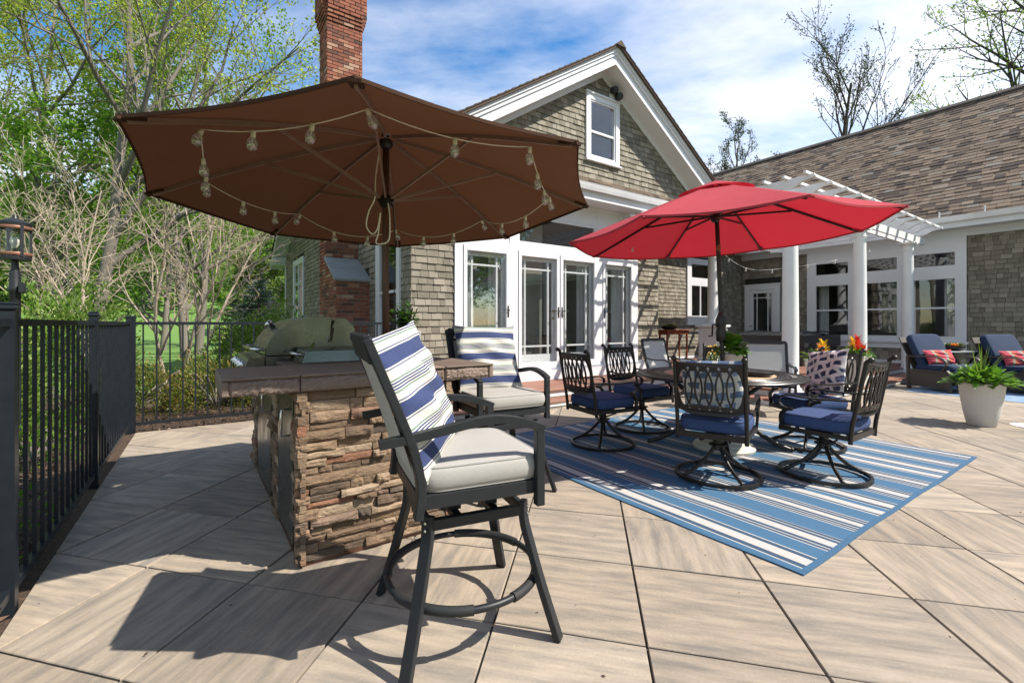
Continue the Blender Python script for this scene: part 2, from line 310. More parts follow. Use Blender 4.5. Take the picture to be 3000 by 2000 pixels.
def brush(name, dark, light, sx, sy, rot):
    t = NT(name); v = t.coord('Object', (1, 1, 1), (0, 0, 0))
    sp = t.new('ShaderNodeSeparateXYZ'); t.link(v, sp.inputs[0])
    cb_ = t.new('ShaderNodeCombineXYZ'); t.link(sp.outputs[1], cb_.inputs[0]); t.link(sp.outputs[2], cb_.inputs[1])
    mpn = t.new('ShaderNodeMapping'); mpn.inputs['Rotation'].default_value = (0, 0, rot); t.link(cb_.outputs[0], mpn.inputs[0])
    nn = t.new('ShaderNodeTexNoise'); nn.inputs['Scale'].default_value = 11; t.link(mpn.outputs[0], nn.inputs['Vector'])
    mv = t.new('ShaderNodeMix', data_type='RGBA', blend_type='LINEAR_LIGHT'); mv.inputs[0].default_value = 0.032
    t.link(mpn.outputs[0], mv.inputs[6]); t.link(nn.outputs['Color'], mv.inputs[7])
    br = t.new('ShaderNodeTexBrick'); br.inputs['Scale'].default_value = 1; br.inputs['Brick Width'].default_value = sx; br.inputs['Row Height'].default_value = sy
    br.inputs['Mortar Size'].default_value = sy*0.22; br.inputs['Mortar Smooth'].default_value = 0.1; br.offset = 0.45; br.squash = 1.0
    br.inputs['Color1'].default_value = (*dark, 1); br.inputs['Color2'].default_value = (*tuple(x*2.2+0.03 for x in dark), 1); br.inputs['Mortar'].default_value = (*light, 1)
    t.link(mv.outputs[2], br.inputs['Vector'])
    wash = t.noise(mpn.outputs[0], 16, 4)
    t.col(t.mix(t.ramp(wash, [(0.55, (0, 0, 0)), (0.8, (0.5, 0.5, 0.5))]), br.outputs['Color'], light)); t.set(0.85)
    t.bump(t.noise(v, 600, 2), 0.25, 0.002)
brush('pillow_brush_navy', (0.016, 0.026, 0.060), (0.62, 0.60, 0.59), 0.088, 0.080, R_(-14))
brush('pillow_brush_blue', (0.08, 0.125, 0.21), (0.60, 0.59, 0.56), 0.115, 0.085, R_(4))

t = NT('lawn'); v = t.coord('Position')
n1 = t.noise(v, 0.35, 5); n2 = t.noise(v, 40, 3)
t.col(t.mix(t.math('ADD', t.math('MULTIPLY', n1, 0.6), t.math('MULTIPLY', n2, 0.4)), (0.075, 0.165, 0.028), (0.14, 0.25, 0.05))); t.set(0.9); t.bump(n2, 0.6, 0.03)
t = NT('bed_soil'); v = t.coord('Position'); n2 = t.noise(v, 55, 4, 0.7)
t.col(t.ramp(n2, [(0.3, (0.028, 0.018, 0.012)), (0.55, (0.075, 0.045, 0.028)), (0.75, (0.16, 0.10, 0.06))])); t.set(0.95); t.bump(n2, 0.9, 0.02)
# ------------------------------------------------------------------ mesh helpers
OFF = {}
class MB:
    def __init__(s): s.v = []; s.f = []; s.tint = []
    def add(s, vs, fs, tint=0.0):
        o = len(s.v); s.v += [tuple(p) for p in vs]; s.f += [tuple(i+o for i in f) for f in fs]; s.tint += [tint]*len(fs); return s
    def hexa(s, p, tint=0.0):      # 8 points: bottom 0-3 ccw, top 4-7
        return s.add(p, [(3, 2, 1, 0), (4, 5, 6, 7), (0, 1, 5, 4), (1, 2, 6, 5), (2, 3, 7, 6), (3, 0, 4, 7)], tint)
    def bx(s, x0, x1, y0, y1, z0, z1, bev=0.0, tint=0.0):
        if bev <= 0: return s.hexa([(x0, y0, z0), (x1, y0, z0), (x1, y1, z0), (x0, y1, z0), (x0, y0, z1), (x1, y0, z1), (x1, y1, z1), (x0, y1, z1)], tint)
        b = min(bev, (x1-x0)*.45, (y1-y0)*.45, (z1-z0)*.45)
        sm = [(x0+b, y0+b), (x1-b, y0+b), (x1-b, y1-b), (x0+b, y1-b)]
        bg_ = [(x0, y0+b), (x0+b, y0), (x1-b, y0), (x1, y0+b), (x1, y1-b), (x1-b, y1), (x0+b, y1), (x0, y1-b)]
        vs = [(x, y, z0) for x, y in sm]+[(x, y, z0+b) for x, y in bg_]+[(x, y, z1-b) for x, y in bg_]+[(x, y, z1) for x, y in sm]
        r0 = list(range(0, 4)); r1 = list(range(4, 12)); r2 = list(range(12, 20)); r3 = list(range(20, 24)); fs = [tuple(reversed(r0)), tuple(r3)]
        for k in range(8): fs.append((r1[k], r1[(k+1) % 8], r2[(k+1) % 8], r2[k]))
        for k in range(4):
            fs.append((r0[k], r1[2*k+1], r1[2*k])); fs.append((r3[k], r2[2*k], r2[2*k+1]))
            fs.append((r0[k], r0[(k+1) % 4], r1[(2*k+2) % 8], r1[2*k+1])); fs.append((r2[2*k+1], r2[(2*k+2) % 8], r3[(k+1) % 4], r3[k]))
        return s.add(vs, fs, tint)
    def prism(s, poly, axis, lo, hi):   # poly of 2-D points extruded along axis 0/1/2
        n = len(poly)
        def P(u, v_, w_): return {0: (w_, u, v_), 1: (u, w_, v_), 2: (u, v_, w_)}[axis]
        vs = [P(u, v_, lo) for u, v_ in poly]+[P(u, v_, hi) for u, v_ in poly]
        fs = [tuple(range(n-1, -1, -1)), tuple(range(n, 2*n))]+[(i, (i+1) % n, n+(i+1) % n, n+i) for i in range(n)]
        return s.add(vs, fs)
    def sweep(s, pts, sec, up=None, closed=False, cap=True, scale=None):
        """sweep a 2-D section (list of (u,v)) along points; up fixes the frame"""
        P = [Vector(p) for p in pts]; n = len(P); m = len(sec); vs = []; fs = []
        N = None
        for i in range(n):
            if closed: T = (P[(i+1) % n]-P[i-1]).normalized()
            else: T = (P[min(i+1, n-1)]-P[max(i-1, 0)]).normalized()
            if up is not None:
                U = Vector(up); N = U.cross(T)
                if N.length < 1e-6: N = Vector((1, 0, 0)).cross(T)
                N.normalize()
            elif N is None:
                N = T.orthogonal().normalized()
            else:
                N = (N - T*N.dot(T)).normalized()
            B = T.cross(N)
            k = scale[i] if scale is not None else 1.0
            vs += [P[i]+N*(u*k)+B*(v_*k) for u, v_ in sec]
        rng = n if closed else n-1
        for i in range(rng):
            a, b = i*m, ((i+1) % n)*m
            for j in range(m): fs.append((a+j, a+(j+1) % m, b+(j+1) % m, b+j))
        if cap and not closed: fs += [tuple(range(m-1, -1, -1)), tuple((n-1)*m+j for j in range(m))]
        return s.add(vs, fs)
    def tube(s, pts, r, n=8, closed=False, up=None):
        rr = list(r) if hasattr(r, '__len__') else None
        sec = [(math.cos(2*math.pi*k/n), math.sin(2*math.pi*k/n)) for k in range(n)]
        if rr is None: sec = [(u*r, v_*r) for u, v_ in sec]
        return s.sweep(pts, sec, up, closed, True, rr)
    def bar(s, pts, w_, h_, up=(0, 0, 1), closed=False):
        return s.sweep(pts, [(-w_/2, -h_/2), (w_/2, -h_/2), (w_/2, h_/2), (-w_/2, h_/2)], up, closed)
    def lathe(s, prof, n=24, c=(0, 0, 0), capb=True, capt=True):
        vs = [(c[0]+r*math.cos(2*math.pi*k/n), c[1]+r*math.sin(2*math.pi*k/n), c[2]+z) for r, z in prof for k in range(n)]; fs = []
        for i in range(len(prof)-1):
            for k in range(n): fs.append((i*n+k, i*n+(k+1) % n, (i+1)*n+(k+1) % n, (i+1)*n+k))
        if capb: fs.append(tuple(range(n-1, -1, -1)))
        if capt: fs.append(tuple((len(prof)-1)*n+k for k in range(n)))
        return s.add(vs, fs)
    def grid(s, nu, nv, fn, flip=False):
        vs = [fn(i/nu, j/nv) for i in range(nu+1) for j in range(nv+1)]; fs = []
        for i in range(nu):
            for j in range(nv):
                q = (i*(nv+1)+j, (i+1)*(nv+1)+j, (i+1)*(nv+1)+j+1, i*(nv+1)+j+1); fs.append(q[::-1] if flip else q)
        return s.add(vs, fs)
    def quad(s, a, b, c, d, tint=0.0): return s.add([a, b, c, d], [(0, 1, 2, 3)], tint)
    def xf(s, M, start=0):
        s.v = s.v[:start]+[tuple(M @ Vector(p)) for p in s.v[start:]]; return s
    def mesh(s, name, off=(0, 0, 0), smooth=False, tint=False):
        me = bpy.data.meshes.new(name)
        me.from_pydata([(x-off[0], y-off[1], z-off[2]) for x, y, z in s.v], [], s.f)
        if tint:
            at = me.attributes.new('tint', 'FLOAT', 'FACE'); at.data.foreach_set('value', s.tint)
        if smooth: me.polygons.foreach_set('use_smooth', [True]*len(me.polygons))
        return me
    def build(s, name, m, parent=None, smooth=False, tint=False, bevel=0, label=None, auto=None, kind=None):
        off = OFF.get(parent, (0, 0, 0)) if parent else (0, 0, 0)
        o = link(name, s.mesh(name, off, smooth or auto is not None, tint), m, parent)
        if auto is not None:
            o.data.set_sharp_from_angle(angle=R_(auto))
        if bevel:
            b = o.modifiers.new('bevel', 'BEVEL'); b.width = bevel; b.segments = 2; b.limit_method = 'ANGLE'; b.angle_limit = R_(40)
        if label: o['label'] = label
        if kind: o['kind'] = kind
        return o
def link(name, me, m, parent=None):
    o = bpy.data.objects.new(name, me); COL.objects.link(o)
    if m and me and not me.materials: me.materials.append(MATS[m])
    if parent: o.parent = parent; OFF[o] = OFF.get(parent, (0, 0, 0))
    return o
def tag(o, label, cat, group=None):
    o['label'] = label; o['category'] = cat
    if group: o['group'] = group
    return o
def thing(name, label, cat, loc=(0, 0, 0), rotz=0, group=None, off=(0, 0, 0)):
    o = bpy.data.objects.new(name, None); COL.objects.link(o); o.empty_display_size = 0.1
    o.location = loc; o.rotation_euler = (0, 0, rotz); OFF[o] = off; return tag(o, label, cat, group)
def thingH(name, label, cat, a, c, z=0, group=None):     # geometry is given in house-frame numbers
    return thing(name, label, cat, W(a, c, z), HROT, group, (a, c, z))
def copy_tree(o, loc=None, rotz=None, label=None, parent=None):
    c = o.copy(); COL.objects.link(c); OFF[c] = OFF.get(o, (0, 0, 0))
    if parent: c.parent = parent
    if loc is not None: c.location = loc
    if rotz is not None: c.rotation_euler = (0, 0, rotz)
    if label: c['label'] = label
    for ch in list(o.children): copy_tree(ch, parent=c)
    return c
def structure(o): o['kind'] = 'structure'; return o

def npmesh(name, V, F, m, parent=None, tint=None, smooth=False):     # V (n,3), F (k,4 or 3) numpy
    me = bpy.data.meshes.new(name); k = F.shape[1]
    me.vertices.add(len(V)); me.vertices.foreach_set('co', V.astype(np.float32).ravel())
    me.loops.add(F.size); me.loops.foreach_set('vertex_index', F.astype(np.int32).ravel())
    me.polygons.add(len(F)); me.polygons.foreach_set('loop_start', np.arange(0, F.size, k, dtype=np.int32))
    me.polygons.foreach_set('loop_total', np.full(len(F), k, dtype=np.int32))
    me.update(calc_edges=True)
    if smooth: me.polygons.foreach_set('use_smooth', np.ones(len(F), dtype=bool))
    if tint is not None:
        at = me.attributes.new('tint', 'FLOAT', 'FACE'); at.data.foreach_set('value', np.asarray(tint, dtype=np.float32))
    return link(name, me, m, parent)
def leaves(name, C, size, m, parent=None, aspect=1.7, rng=RNG, up=0.0, Dv=None, tint=None):
    """one pointed, slightly folded leaf per centre"""
    n = len(C); C = np.asarray(C, float)
    d = rng.normal(size=(n, 3)) if Dv is None else np.asarray(Dv, float)+rng.normal(size=(n, 3))*0.35
    d /= np.linalg.norm(d, axis=1)[:, None]
    u = rng.normal(size=(n, 3)); u[:, 2] += up; u -= d*(u*d).sum(1)[:, None]; u /= np.linalg.norm(u, axis=1)[:, None]
    s_ = np.cross(d, u); L = (size*rng.uniform(0.65, 1.3, n))[:, None]; wd = L/aspect/2
    V = np.stack([C, C+d*L*0.5+s_*wd+u*L*0.06, C+d*L, C+d*L*0.5-s_*wd+u*L*0.06], 1).reshape(-1, 3)
    F = np.arange(4*n).reshape(n, 4)
    o = npmesh(name, V, F, m, parent, rng.random(n) if tint is None else tint); o['kind'] = 'stuff'; return o

UNIT = {}
def wedge_mesh(m, name):        # unit shingle: x 0..1, z 0..1, thick at the butt (bottom), faces -y
    if m not in UNIT:
        b = MB(); b.hexa([(0, -1, 0), (1, -1, 0), (1, 0, 0), (0, 0, 0), (0, -.25, 1), (1, -.25, 1), (1, 0, 1), (0, 0, 1)])
        UNIT[m] = b.mesh(name); UNIT[m].materials.append(MATS[m])
    return UNIT[m]

# ------------------------------------------------------------------ ground, patio
def hill(x, y):
    d = math.hypot(x, y); az = math.degrees(math.atan2(x, y))
    k = max(0, min(1, (d-32)/120)); k = k*k*(3-2*k)
    wv = 0.5+0.5*math.cos(math.radians(max(-180, min(180, (az+32)*2.2))))
    return -0.06 + k*24*wv + (0.5*math.sin(x*.09)+0.4*math.cos(y*.07))*min(1, max(0, (d-25)/30))
radii = [0.0, 2, 4, 6, 8, 10, 12, 15, 18, 22, 27, 33, 40, 50, 62, 78, 100, 130, 170, 230, 320, 450]
NA = 96
b = MB(); vs = []; fs = []
for r in radii:
    for k in range(NA):
        x, y = r*math.sin(2*math.pi*k/NA), r*math.cos(2*math.pi*k/NA); vs.append((x, y, hill(x, y)))
for i in range(len(radii)-1):
    for k in range(NA): fs.append((i*NA+k, (i+1)*NA+k, (i+1)*NA+(k+1) % NA, i*NA+(k+1) % NA))
b.add(vs, fs); structure(b.build('ground', 'lawn', smooth=True))
# planting bed beyond the fence
b = MB(); P = [W(-6.5, -3), W(-0.2, -3), W(-0.2, 6.55), W(2.7, 6.6), W(2.7, 10.8), W(-2.4, 11.2), W(-6.5, 9)]
b.add([(p.x, p.y, -0.03) for p in P], [tuple(range(len(P)))]); structure(b.build('planting_bed', 'bed_soil'))
ch = []
for i in range(5200):
    a, c = (random.uniform(-2.0, -0.66), random.uniform(1.0, 8)) if i % 3 else (random.uniform(-0.6, 2.6), random.uniform(6.68, 8.5))
    ch.append(W(a, c, -0.022))
C = np.array(ch); o = leaves('mulch', C, np.full(len(C), 0.045), 'mulch_chip', aspect=2.6, Dv=np.tile([0.0, 0, 0.05], (len(C), 1)))
o['kind'] = 'stuff'; o['label'] = 'brown bark mulch chips strewn along the fence'; 

# paving slabs: a measured square lattice laid at 45 degrees to the house
P0 = np.array([-0.0756, 1.8776]); E1 = np.array([0.58596, -0.14205]); E2 = np.array([0.09715, 0.58780])
def clip(poly, n, d):             # keep n.p <= d
    out = []
    for i in range(len(poly)):
        p, q = poly[i], poly[(i+1) % len(poly)]; sp_, sq = n @ p-d, n @ q-d
        if sp_ <= 0: out.append(p)
        if (sp_ < 0 < sq) or (sq < 0 < sp_): out.append(p+(q-p)*(sp_/(sp_-sq)))
    return out
def hp(a, c): return np.array([CA*a-SA*c, SA*a+CA*c])
e0, e1_ = hp(-0.615, 2.75), hp(-0.53, 6.62); dv = e1_-e0; nl = np.array([-dv[1], dv[0]])/np.linalg.norm(dv)   # left edge, keep right side
nb_ = np.array([-SA, CA])
b = MB(); pb = [hp(-0.62, -3.5), hp(20, -3.5), hp(20, 6.63), hp(-0.53, 6.63)]
b.add([(p[0], p[1], -0.012) for p in pb], [(0, 1, 2, 3)]); patio = structure(b.build('patio', 'joint_sand'))
cand = []
for i in range(-14, 34):
    for j in range(-12, 30):
        o_ = P0+E1*i+E2*j; g = 0.0075
        quad = [o_+E1*g+E2*g, o_+E1*(1-g)+E2*g, o_+E1*(1-g)+E2*(1-g), o_+E1*g+E2*(1-g)]
        cc = o_+(E1+E2)/2; ha, hc = CA*cc[0]+SA*cc[1], -SA*cc[0]+CA*cc[1]
        if ha > 17 or hc < -3.3: continue
        if ha > 8.0 and hc > 3.9: continue
        q = clip(quad, nl, nl @ e0); q = clip(q, nb_, 6.62) if len(q) > 2 else q
        if len(q) < 3: continue
        ar = 0.5*abs(sum(q[k][0]*q[(k+1) % len(q)][1]-q[(k+1) % len(q)][0]*q[k][1] for k in range(len(q))))
        if ar < 0.004: continue
        cand.append((area_px(Vector((cc[0], max(cc[1], 0.35), 0)), 0.6, 0.5/max(cc[1], .5)), q, cc))
cand.sort(key=lambda t_: -t_[0])
rest = MB()
for k, (_, q, cc) in enumerate(cand):
    n = len(q); z1 = random.uniform(-0.0012, 0.0012); tx, ty = random.uniform(-.0015, .0015), random.uniform(-.0015, .0015); ins = 0.004
    cen = sum(q)/n
    top = [p+(cen-p)*(ins*0.9/max(.05, np.linalg.norm(cen-p))) for p in q]
    zt = lambda p: z1+(p[0]-cen[0])*tx+(p[1]-cen[1])*ty
    vs = [(p[0], p[1], -0.04) for p in q]+[(p[0], p[1], zt(p)-0.003) for p in q]+[(p[0], p[1], zt(p)) for p in top]
    fs = [tuple(range(2*n, 3*n))]+[(i, (i+1) % n, n+(i+1) % n, n+i) for i in range(n)]+[(n+i, n+(i+1) % n, 2*n+(i+1) % n, 2*n+i) for i in range(n)]
    if k < 270:
        pm = MB(); pm.add([(x-cen[0], y-cen[1], z) for x, y, z in vs], fs)
        o = link('paver', pm.mesh('paver'), 'paver', patio); o.location = (cen[0], cen[1], 0)
    else: rest.add(vs, fs, random.random())
o = rest.build('far_pavers', 'paver', patio, tint=True); o['kind'] = 'stuff'
# ------------------------------------------------------------------ house
# door wall plane c=6.53, left gable wall a=2.70, recessed wall c=8.10, right wing wall a=14.84
house = thingH('house', 'grey shingled house with white trim, brick chimney and french doors', 'house', 8.0, 9.0, 0)
def part(name, fill, m, parent=house, **kw):
    b = MB(); fill(b); return b.build(name, m, parent, **kw)
Z2, Z1 = 0.215, 0.10
# structural wall cores, with real openings
def wall_cells(b, along, lo, hi, openings, t0, t1, axis):
    """solid wall between along-range [lo0,lo1], height [hi0,hi1], minus rectangular openings (u0,u1,z0,z1)"""
    us = sorted({lo[0], lo[1], *[x for o_ in openings for x in o_[:2]]}); zs = sorted({hi[0], hi[1], *[x for o_ in openings for x in o_[2:4]]})
    for i in range(len(us)-1):
        for j in range(len(zs)-1):
            um, zm = (us[i]+us[i+1])/2, (zs[j]+zs[j+1])/2
            if any(o_[0] < um < o_[1] and o_[2] < zm < o_[3] for o_ in openings): continue
            if axis == 'a': b.bx(us[i], us[i+1], t0, t1, zs[j], zs[j+1])
            else: b.bx(t0, t1, us[i], us[i+1], zs[j], zs[j+1])
F_OPEN = [(3.50, 7.70, 0.40, 3.30)]
GW = (6.40, 7.12, 4.52, 5.64)
door_wall = part('door_wall', lambda b: wall_cells(b, 'a', (2.70, 8.49), (-0.05, 3.85), F_OPEN, 6.53, 6.68, 'a'), 'sheathing')
P2_OPEN = [(12.0, 13.05, 1.42, 3.02)]
recess_wall = part('recess_wall', lambda b: (wall_cells(b, 'a', (8.3, 14.84), (-0.05, 3.85), P2_OPEN, 8.10, 8.25, 'a'), b.bx(8.34, 8.49, 6.681, 8.10, -0.05, 3.85)), 'sheathing')
RW = [(2.89, 3.95), (3.98, 5.02), (5.05, 5.93)]
RW = [(2.90, 3.80), (3.99, 4.89), (5.06, 5.92)]
R_OPEN = [(c0, c1, 0.88, 2.33) for c0, c1 in RW]+[(c0, c1, 2.58, 2.96) for c0, c1 in RW]+[(7.02, 7.82, 0.215, 2.30)]
wing_wall = part('wing_wall', lambda b: wall_cells(b, 'c', (-10.0, 8.10), (-0.05, 3.6), R_OPEN, 14.84, 14.99, 'c'), 'sheathing')
APA, APZ, PITCH = 6.74, 6.22, 0.640                # cross gable: wall apex
def gz(a): return APZ-abs(a-APA)*PITCH
def fill_gable(b):
    poly = [(2.75, 3.70), (10.75, 3.70), (10.75, gz(10.75)), (APA, APZ), (2.75, gz(2.75))]
    # around the window opening, split in vertical strips
    for a0, a1 in ((2.75, GW[0]), (GW[1], 10.75)):
        pts = [(a0, 3.70), (a1, 3.70), (a1, max(3.71, gz(a1)))]
        if a0 < APA < a1: pts.append((APA, APZ))
        pts.append((a0, max(3.71, gz(a0)))); b.prism(pts, 1, 6.551, 6.70)
    b.prism([(GW[0], 3.70), (GW[1], 3.70), (GW[1], GW[2]), (GW[0], GW[2])], 1, 6.551, 6.70)
    b.prism([(GW[0], GW[3]), (GW[1], GW[3]), (GW[1], gz(GW[1])), (APA, APZ), (GW[0], gz(GW[0]))], 1, 6.551, 6.70)
gable_wall = part('gable_wall', fill_gable, 'sheathing')
LW0, LW1, LAPX, LZ = 6.53, 17.9, 12.2, 6.55
def lz(c): return 3.45+(LZ-3.45)*(1-abs(c-LAPX)/5.7)
L_OPEN = [(7.05, 7.95, 0.9, 2.75), (14.75, 16.15, 1.20, 3.08)]
def fill_left(b):
    wall_cells(b, 'c', (6.681, LW1), (-0.05, 3.44), L_OPEN, 2.70, 2.85, 'c')
    b.prism([(6.681, 3.44), (LW1, 3.44), (LAPX, LZ)], 0, 2.70, 2.85)
left_wall = part('left_wall', fill_left, 'sheathing')
part('back_wall', lambda b: (b.bx(2.86, 24, 17.75, 17.9, -0.05, 3.6), b.bx(23.0, 23.15, -10, 17.74, -0.05, 3.6)), 'sheathing')

# --- shingles
def shingle_rows(u0, u1, z0, z1, blocked, rng, exp=0.1075, lim=None):
    out = []; z = z0
    while z < z1-0.02:
        h = min(exp, z1-z); a0, a1 = u0, u1
        if lim: a0, a1 = lim(z+h*.5, u0, u1)
        u = a0-rng.uniform(0, .1) if a1 > a0 else a1
        while u < a1-0.004:
            w_ = rng.uniform(0.085, 0.20); s0, s1 = max(u, a0), min(u+w_, a1)
            u += w_
            segs = [(s0, s1)]
            for (b0, b1, bz0, bz1) in blocked:
                if z+h > bz0+.03 and z < bz1-.03:
                    ns = []
                    for (p, q) in segs:
                        if q <= b0 or p >= b1: ns.append((p, q)); continue
                        if p < b0: ns.append((p, b0))
                        if q > b1: ns.append((b1, q))
                    segs = ns
            for p, q in segs:
                if q-p > 0.012: out.append((p, q-0.006, z+rng.uniform(-.003, .003), h))
        z += exp
    return out
def lim_gable(z, u0, u1):
    k = (APZ-z)/PITCH; return APA-k, APA+k
def lim_left(z, u0, u1):
    if z < 3.44: return u0, u1
    k = 5.7*(1-(z-3.45)/(LZ-3.45)); return max(u0, LAPX-k), min(u1, LAPX+k)
srng = random.Random(3)
walls = []   # (parent, matrix builder, list)
FT = [(3.40, 7.80, 0.2, 4.0)]
walls.append((door_wall, 'F', 6.53, shingle_rows(2.70, 8.49, 0.0, 3.45, FT, srng)))
walls.append((gable_wall, 'F', 6.551, shingle_rows(3.0, 10.7, 4.08, 6.2, [(GW[0]-.11, GW[1]+.11, GW[2]-.10, GW[3]+.14)], srng, lim=lim_gable)))
walls.append((recess_wall, 'F', 8.10, shingle_rows(8.5, 14.83, 0.3, 3.5, [(11.82, 13.25, 1.24, 3.15)], srng)))
walls.append((wing_wall, 'R', 14.84, shingle_rows(-9.9, 8.08, 0.3, 3.27, [(2.73, 6.12, 0.60, 3.3), (6.86, 7.98, 0.2, 2.62)], srng)))
walls.append((left_wall, 'R', 2.70, shingle_rows(6.515, 17.9, 0.0, 6.4, [(6.93, 8.07, 0.78, 2.9), (14.6, 16.3, 1.1, 3.26), (8.52, 9.79, -1, 2.2), (9.21, 9.79, 2.2, 7)], srng, lim=lim_left)))
allp = []
for wi, (par, kind, plane, lst) in enumerate(walls):
    for s_ in lst:
        u = (s_[0]+s_[1])/2; p = W(u, plane, s_[2]+s_[3]/2) if kind == 'F' else W(plane, u, s_[2]+s_[3]/2)
        ap = area_px(p, s_[1]-s_[0], s_[3])*(0.8 if kind == 'F' else 0.55)
        if kind == 'R' and plane < 5: ap *= 0.25
        if par is door_wall and s_[0] < 3.4 and s_[2] < 0.9: ap *= .3
        if par is recess_wall and s_[0] < 10.4: ap *= .1
        if kind == 'F' and s_[0] < 8.5 and plane < 7 and 2.55 < s_[2] < 4.0: ap *= .05      # behind the umbrellas
        allp.append((ap, wi, s_))
allp.sort(key=lambda t_: -t_[0])
TH = 0.021
rests = [MB() for _ in walls]
for k, (ap, wi, s_) in enumerate(allp):
    par, kind, plane, _ = walls[wi]; u0, u1, z0, h = s_; tk = TH*srng.uniform(.75, 1.3)
    off = OFF[par]
    if k < 290:
        o = link('siding_shingle', wedge_mesh('siding_shingle', 'siding_shingle'), None, par)
        if kind == 'F': o.location = (u0-off[0], plane-off[1], z0-off[2])
        else: o.location = (plane-off[0], u1-off[1], z0-off[2]); o.rotation_euler = (0, 0, R_(-90))
        o.scale = (u1-u0, tk, h+0.004)
    else:
        y0, y1 = plane-tk, plane-tk*.25
        if kind == 'F': vs = [(u0, y0, z0), (u1, y0, z0), (u1, plane, z0), (u0, plane, z0), (u0, y1, z0+h), (u1, y1, z0+h), (u1, plane, z0+h), (u0, plane, z0+h)]
        else: vs = [(y0, u1, z0), (y0, u0, z0), (plane, u0, z0), (plane, u1, z0), (y1, u1, z0+h), (y1, u0, z0+h), (plane, u0, z0+h), (plane, u1, z0+h)]
        rests[wi].hexa(vs, srng.random())
for wi, (par, kind, plane, _) in enumerate(walls):
    o = rests[wi].build('siding_shingles', 'siding_shingle', par, tint=True); o['kind'] = 'stuff'

# --- door wall trim
def fill_trim(b):
    y0, y1 = 6.49, 6.53
    b.bx(3.41, 3.55, y0, 6.60, 0.40, 3.42); b.bx(7.63, 7.775, y0, 6.60, 0.40, 3.42)
    b.bx(4.465, 4.635, y0, 6.60, 0.40, 3.42); b.bx(6.55, 6.705, y0, 6.60, 0.40, 3.42)
    for a0, a1 in ((3.55, 4.465), (4.635, 6.55), (6.705, 7.63)):
        b.bx(a0, a1, y0+.004, 6.60, 2.495, 2.62); b.bx(a0, a1, y0+.004, 6.60, 3.14, 3.42)
    b.bx(2.60, 8.50, 6.478, 6.53, 3.42, 3.62)
part('door_surround', fill_trim, 'white_trim')
def fill_plinth(b):
    b.bx(3.36, 7.90, 6.40, 6.49, Z2, 0.395); b.bx(3.41, 7.775, 6.455, 6.60, 0.396, 0.43)
    b.bx(7.901, 8.02, 6.42, 6.49, Z2, 0.33); b.bx(8.021, 8.15, 6.43, 6.49, Z2, 0.262); b.bx(7.80, 7.88, 6.43, 6.49, 0.396, 0.45)
part('door_plinth', fill_plinth, 'white_trim')
def french_door(a0, a1, hinge_left, label):
    d = MB(); z0, z1 = 0.432, 2.493; y0, y1 = 6.475, 6.515; st = 0.075
    d.bx(a0+.008, a0+st, y0, y1, z0, z1, .004); d.bx(a1-st, a1-.008, y0, y1, z0, z1, .004)
    d.bx(a0+st, a1-st, y0, y1, z0, z0+.095, .004); d.bx(a0+st, a1-st, y0, y1, z1-.085, z1, .004)
    f = d.build('french_door', 'white_trim', house, label=label)
    g = MB(); g.bx(a0+st, a1-st, y0+.016, y0+.022, z0+.095, z1-.085); g.build('storm_pane', 'window_glass', f)
    # inner leaf with its grid
    i = MB(); Y0, Y1 = 6.575, 6.615; s2 = 0.105
    i.bx(a0+.012, a0+s2, Y0, Y1, z0, z1, .003); i.bx(a1-s2, a1-.012, Y0, Y1, z0, z1, .003)
    i.bx(a0+s2, a1-s2, Y0, Y1, z0, .665, .003); i.bx(a0+s2, a1-s2, Y0, Y1, 2.345, z1, .003)
    i.build('inner_leaf', 'white_trim', f)
    q = MB()
    for u in (a0+s2+.105, a1-s2-.105): q.bx(u-.015, u+.015, Y0-.004, Y1-.006, .665, 2.345)
    for z in (0.815, 2.20): q.bx(a0+s2, a1-s2, Y0-.002, Y1-.008, z-.015, z+.015)
    q.build('muntin_grid', 'white_trim', f)
    g = MB(); g.bx(a0+s2, a1-s2, Y0+.018, Y0+.024, .665, 2.345); g.build('inner_pane', 'window_glass', f)
    hx_ = a1-.04 if hinge_left else a0+.04; s_ = -1 if hinge_left else 1
    h = MB(); h.bx(hx_-.014, hx_+.014, y0-.012, y0, 1.33, 1.53, .005); h.tube([(hx_, y0-.012, 1.45), (hx_, y0-.05, 1.45)], .009, 8)
    h.tube([(hx_, y0-.05, 1.45), (hx_+s_*.05, y0-.055, 1.458), (hx_+s_*.1, y0-.052, 1.45), (hx_+s_*.125, y0-.05, 1.458)], .007, 8)
    h.build('handle', 'bronze_metal', f, smooth=True)
    return f
french_door(3.553, 4.462, True, 'leftmost french door, a single leaf beside the shingled corner')
french_door(4.638, 5.588, True, 'left leaf of the middle pair of french doors')
french_door(5.596, 6.547, False, 'right leaf of the middle pair of french doors')
french_door(6.708, 7.627, False, 'rightmost french door, a single leaf with pergola shadow')
f = MB(); f.lathe([(0, -.004), (.026, -.004), (.026, .004), (0.012, .006), (.010, .02), (.022, .03), (.018, .045), (0, .048)], 14, (0, 0, 0))
f.xf(Matrix.Translation((5.50, 6.574, 1.45)) @ Matrix.Rotation(R_(90), 4, 'X')); n0 = len(f.v)
f.lathe([(0, -.004), (.026, -.004), (.026, .006), (.02, .012), (0, .014)], 14); f.xf(Matrix.Translation((5.50, 6.574, 1.32)) @ Matrix.Rotation(R_(90), 4, 'X'), n0)
f.build('door_knob', 'brass', house, smooth=True)
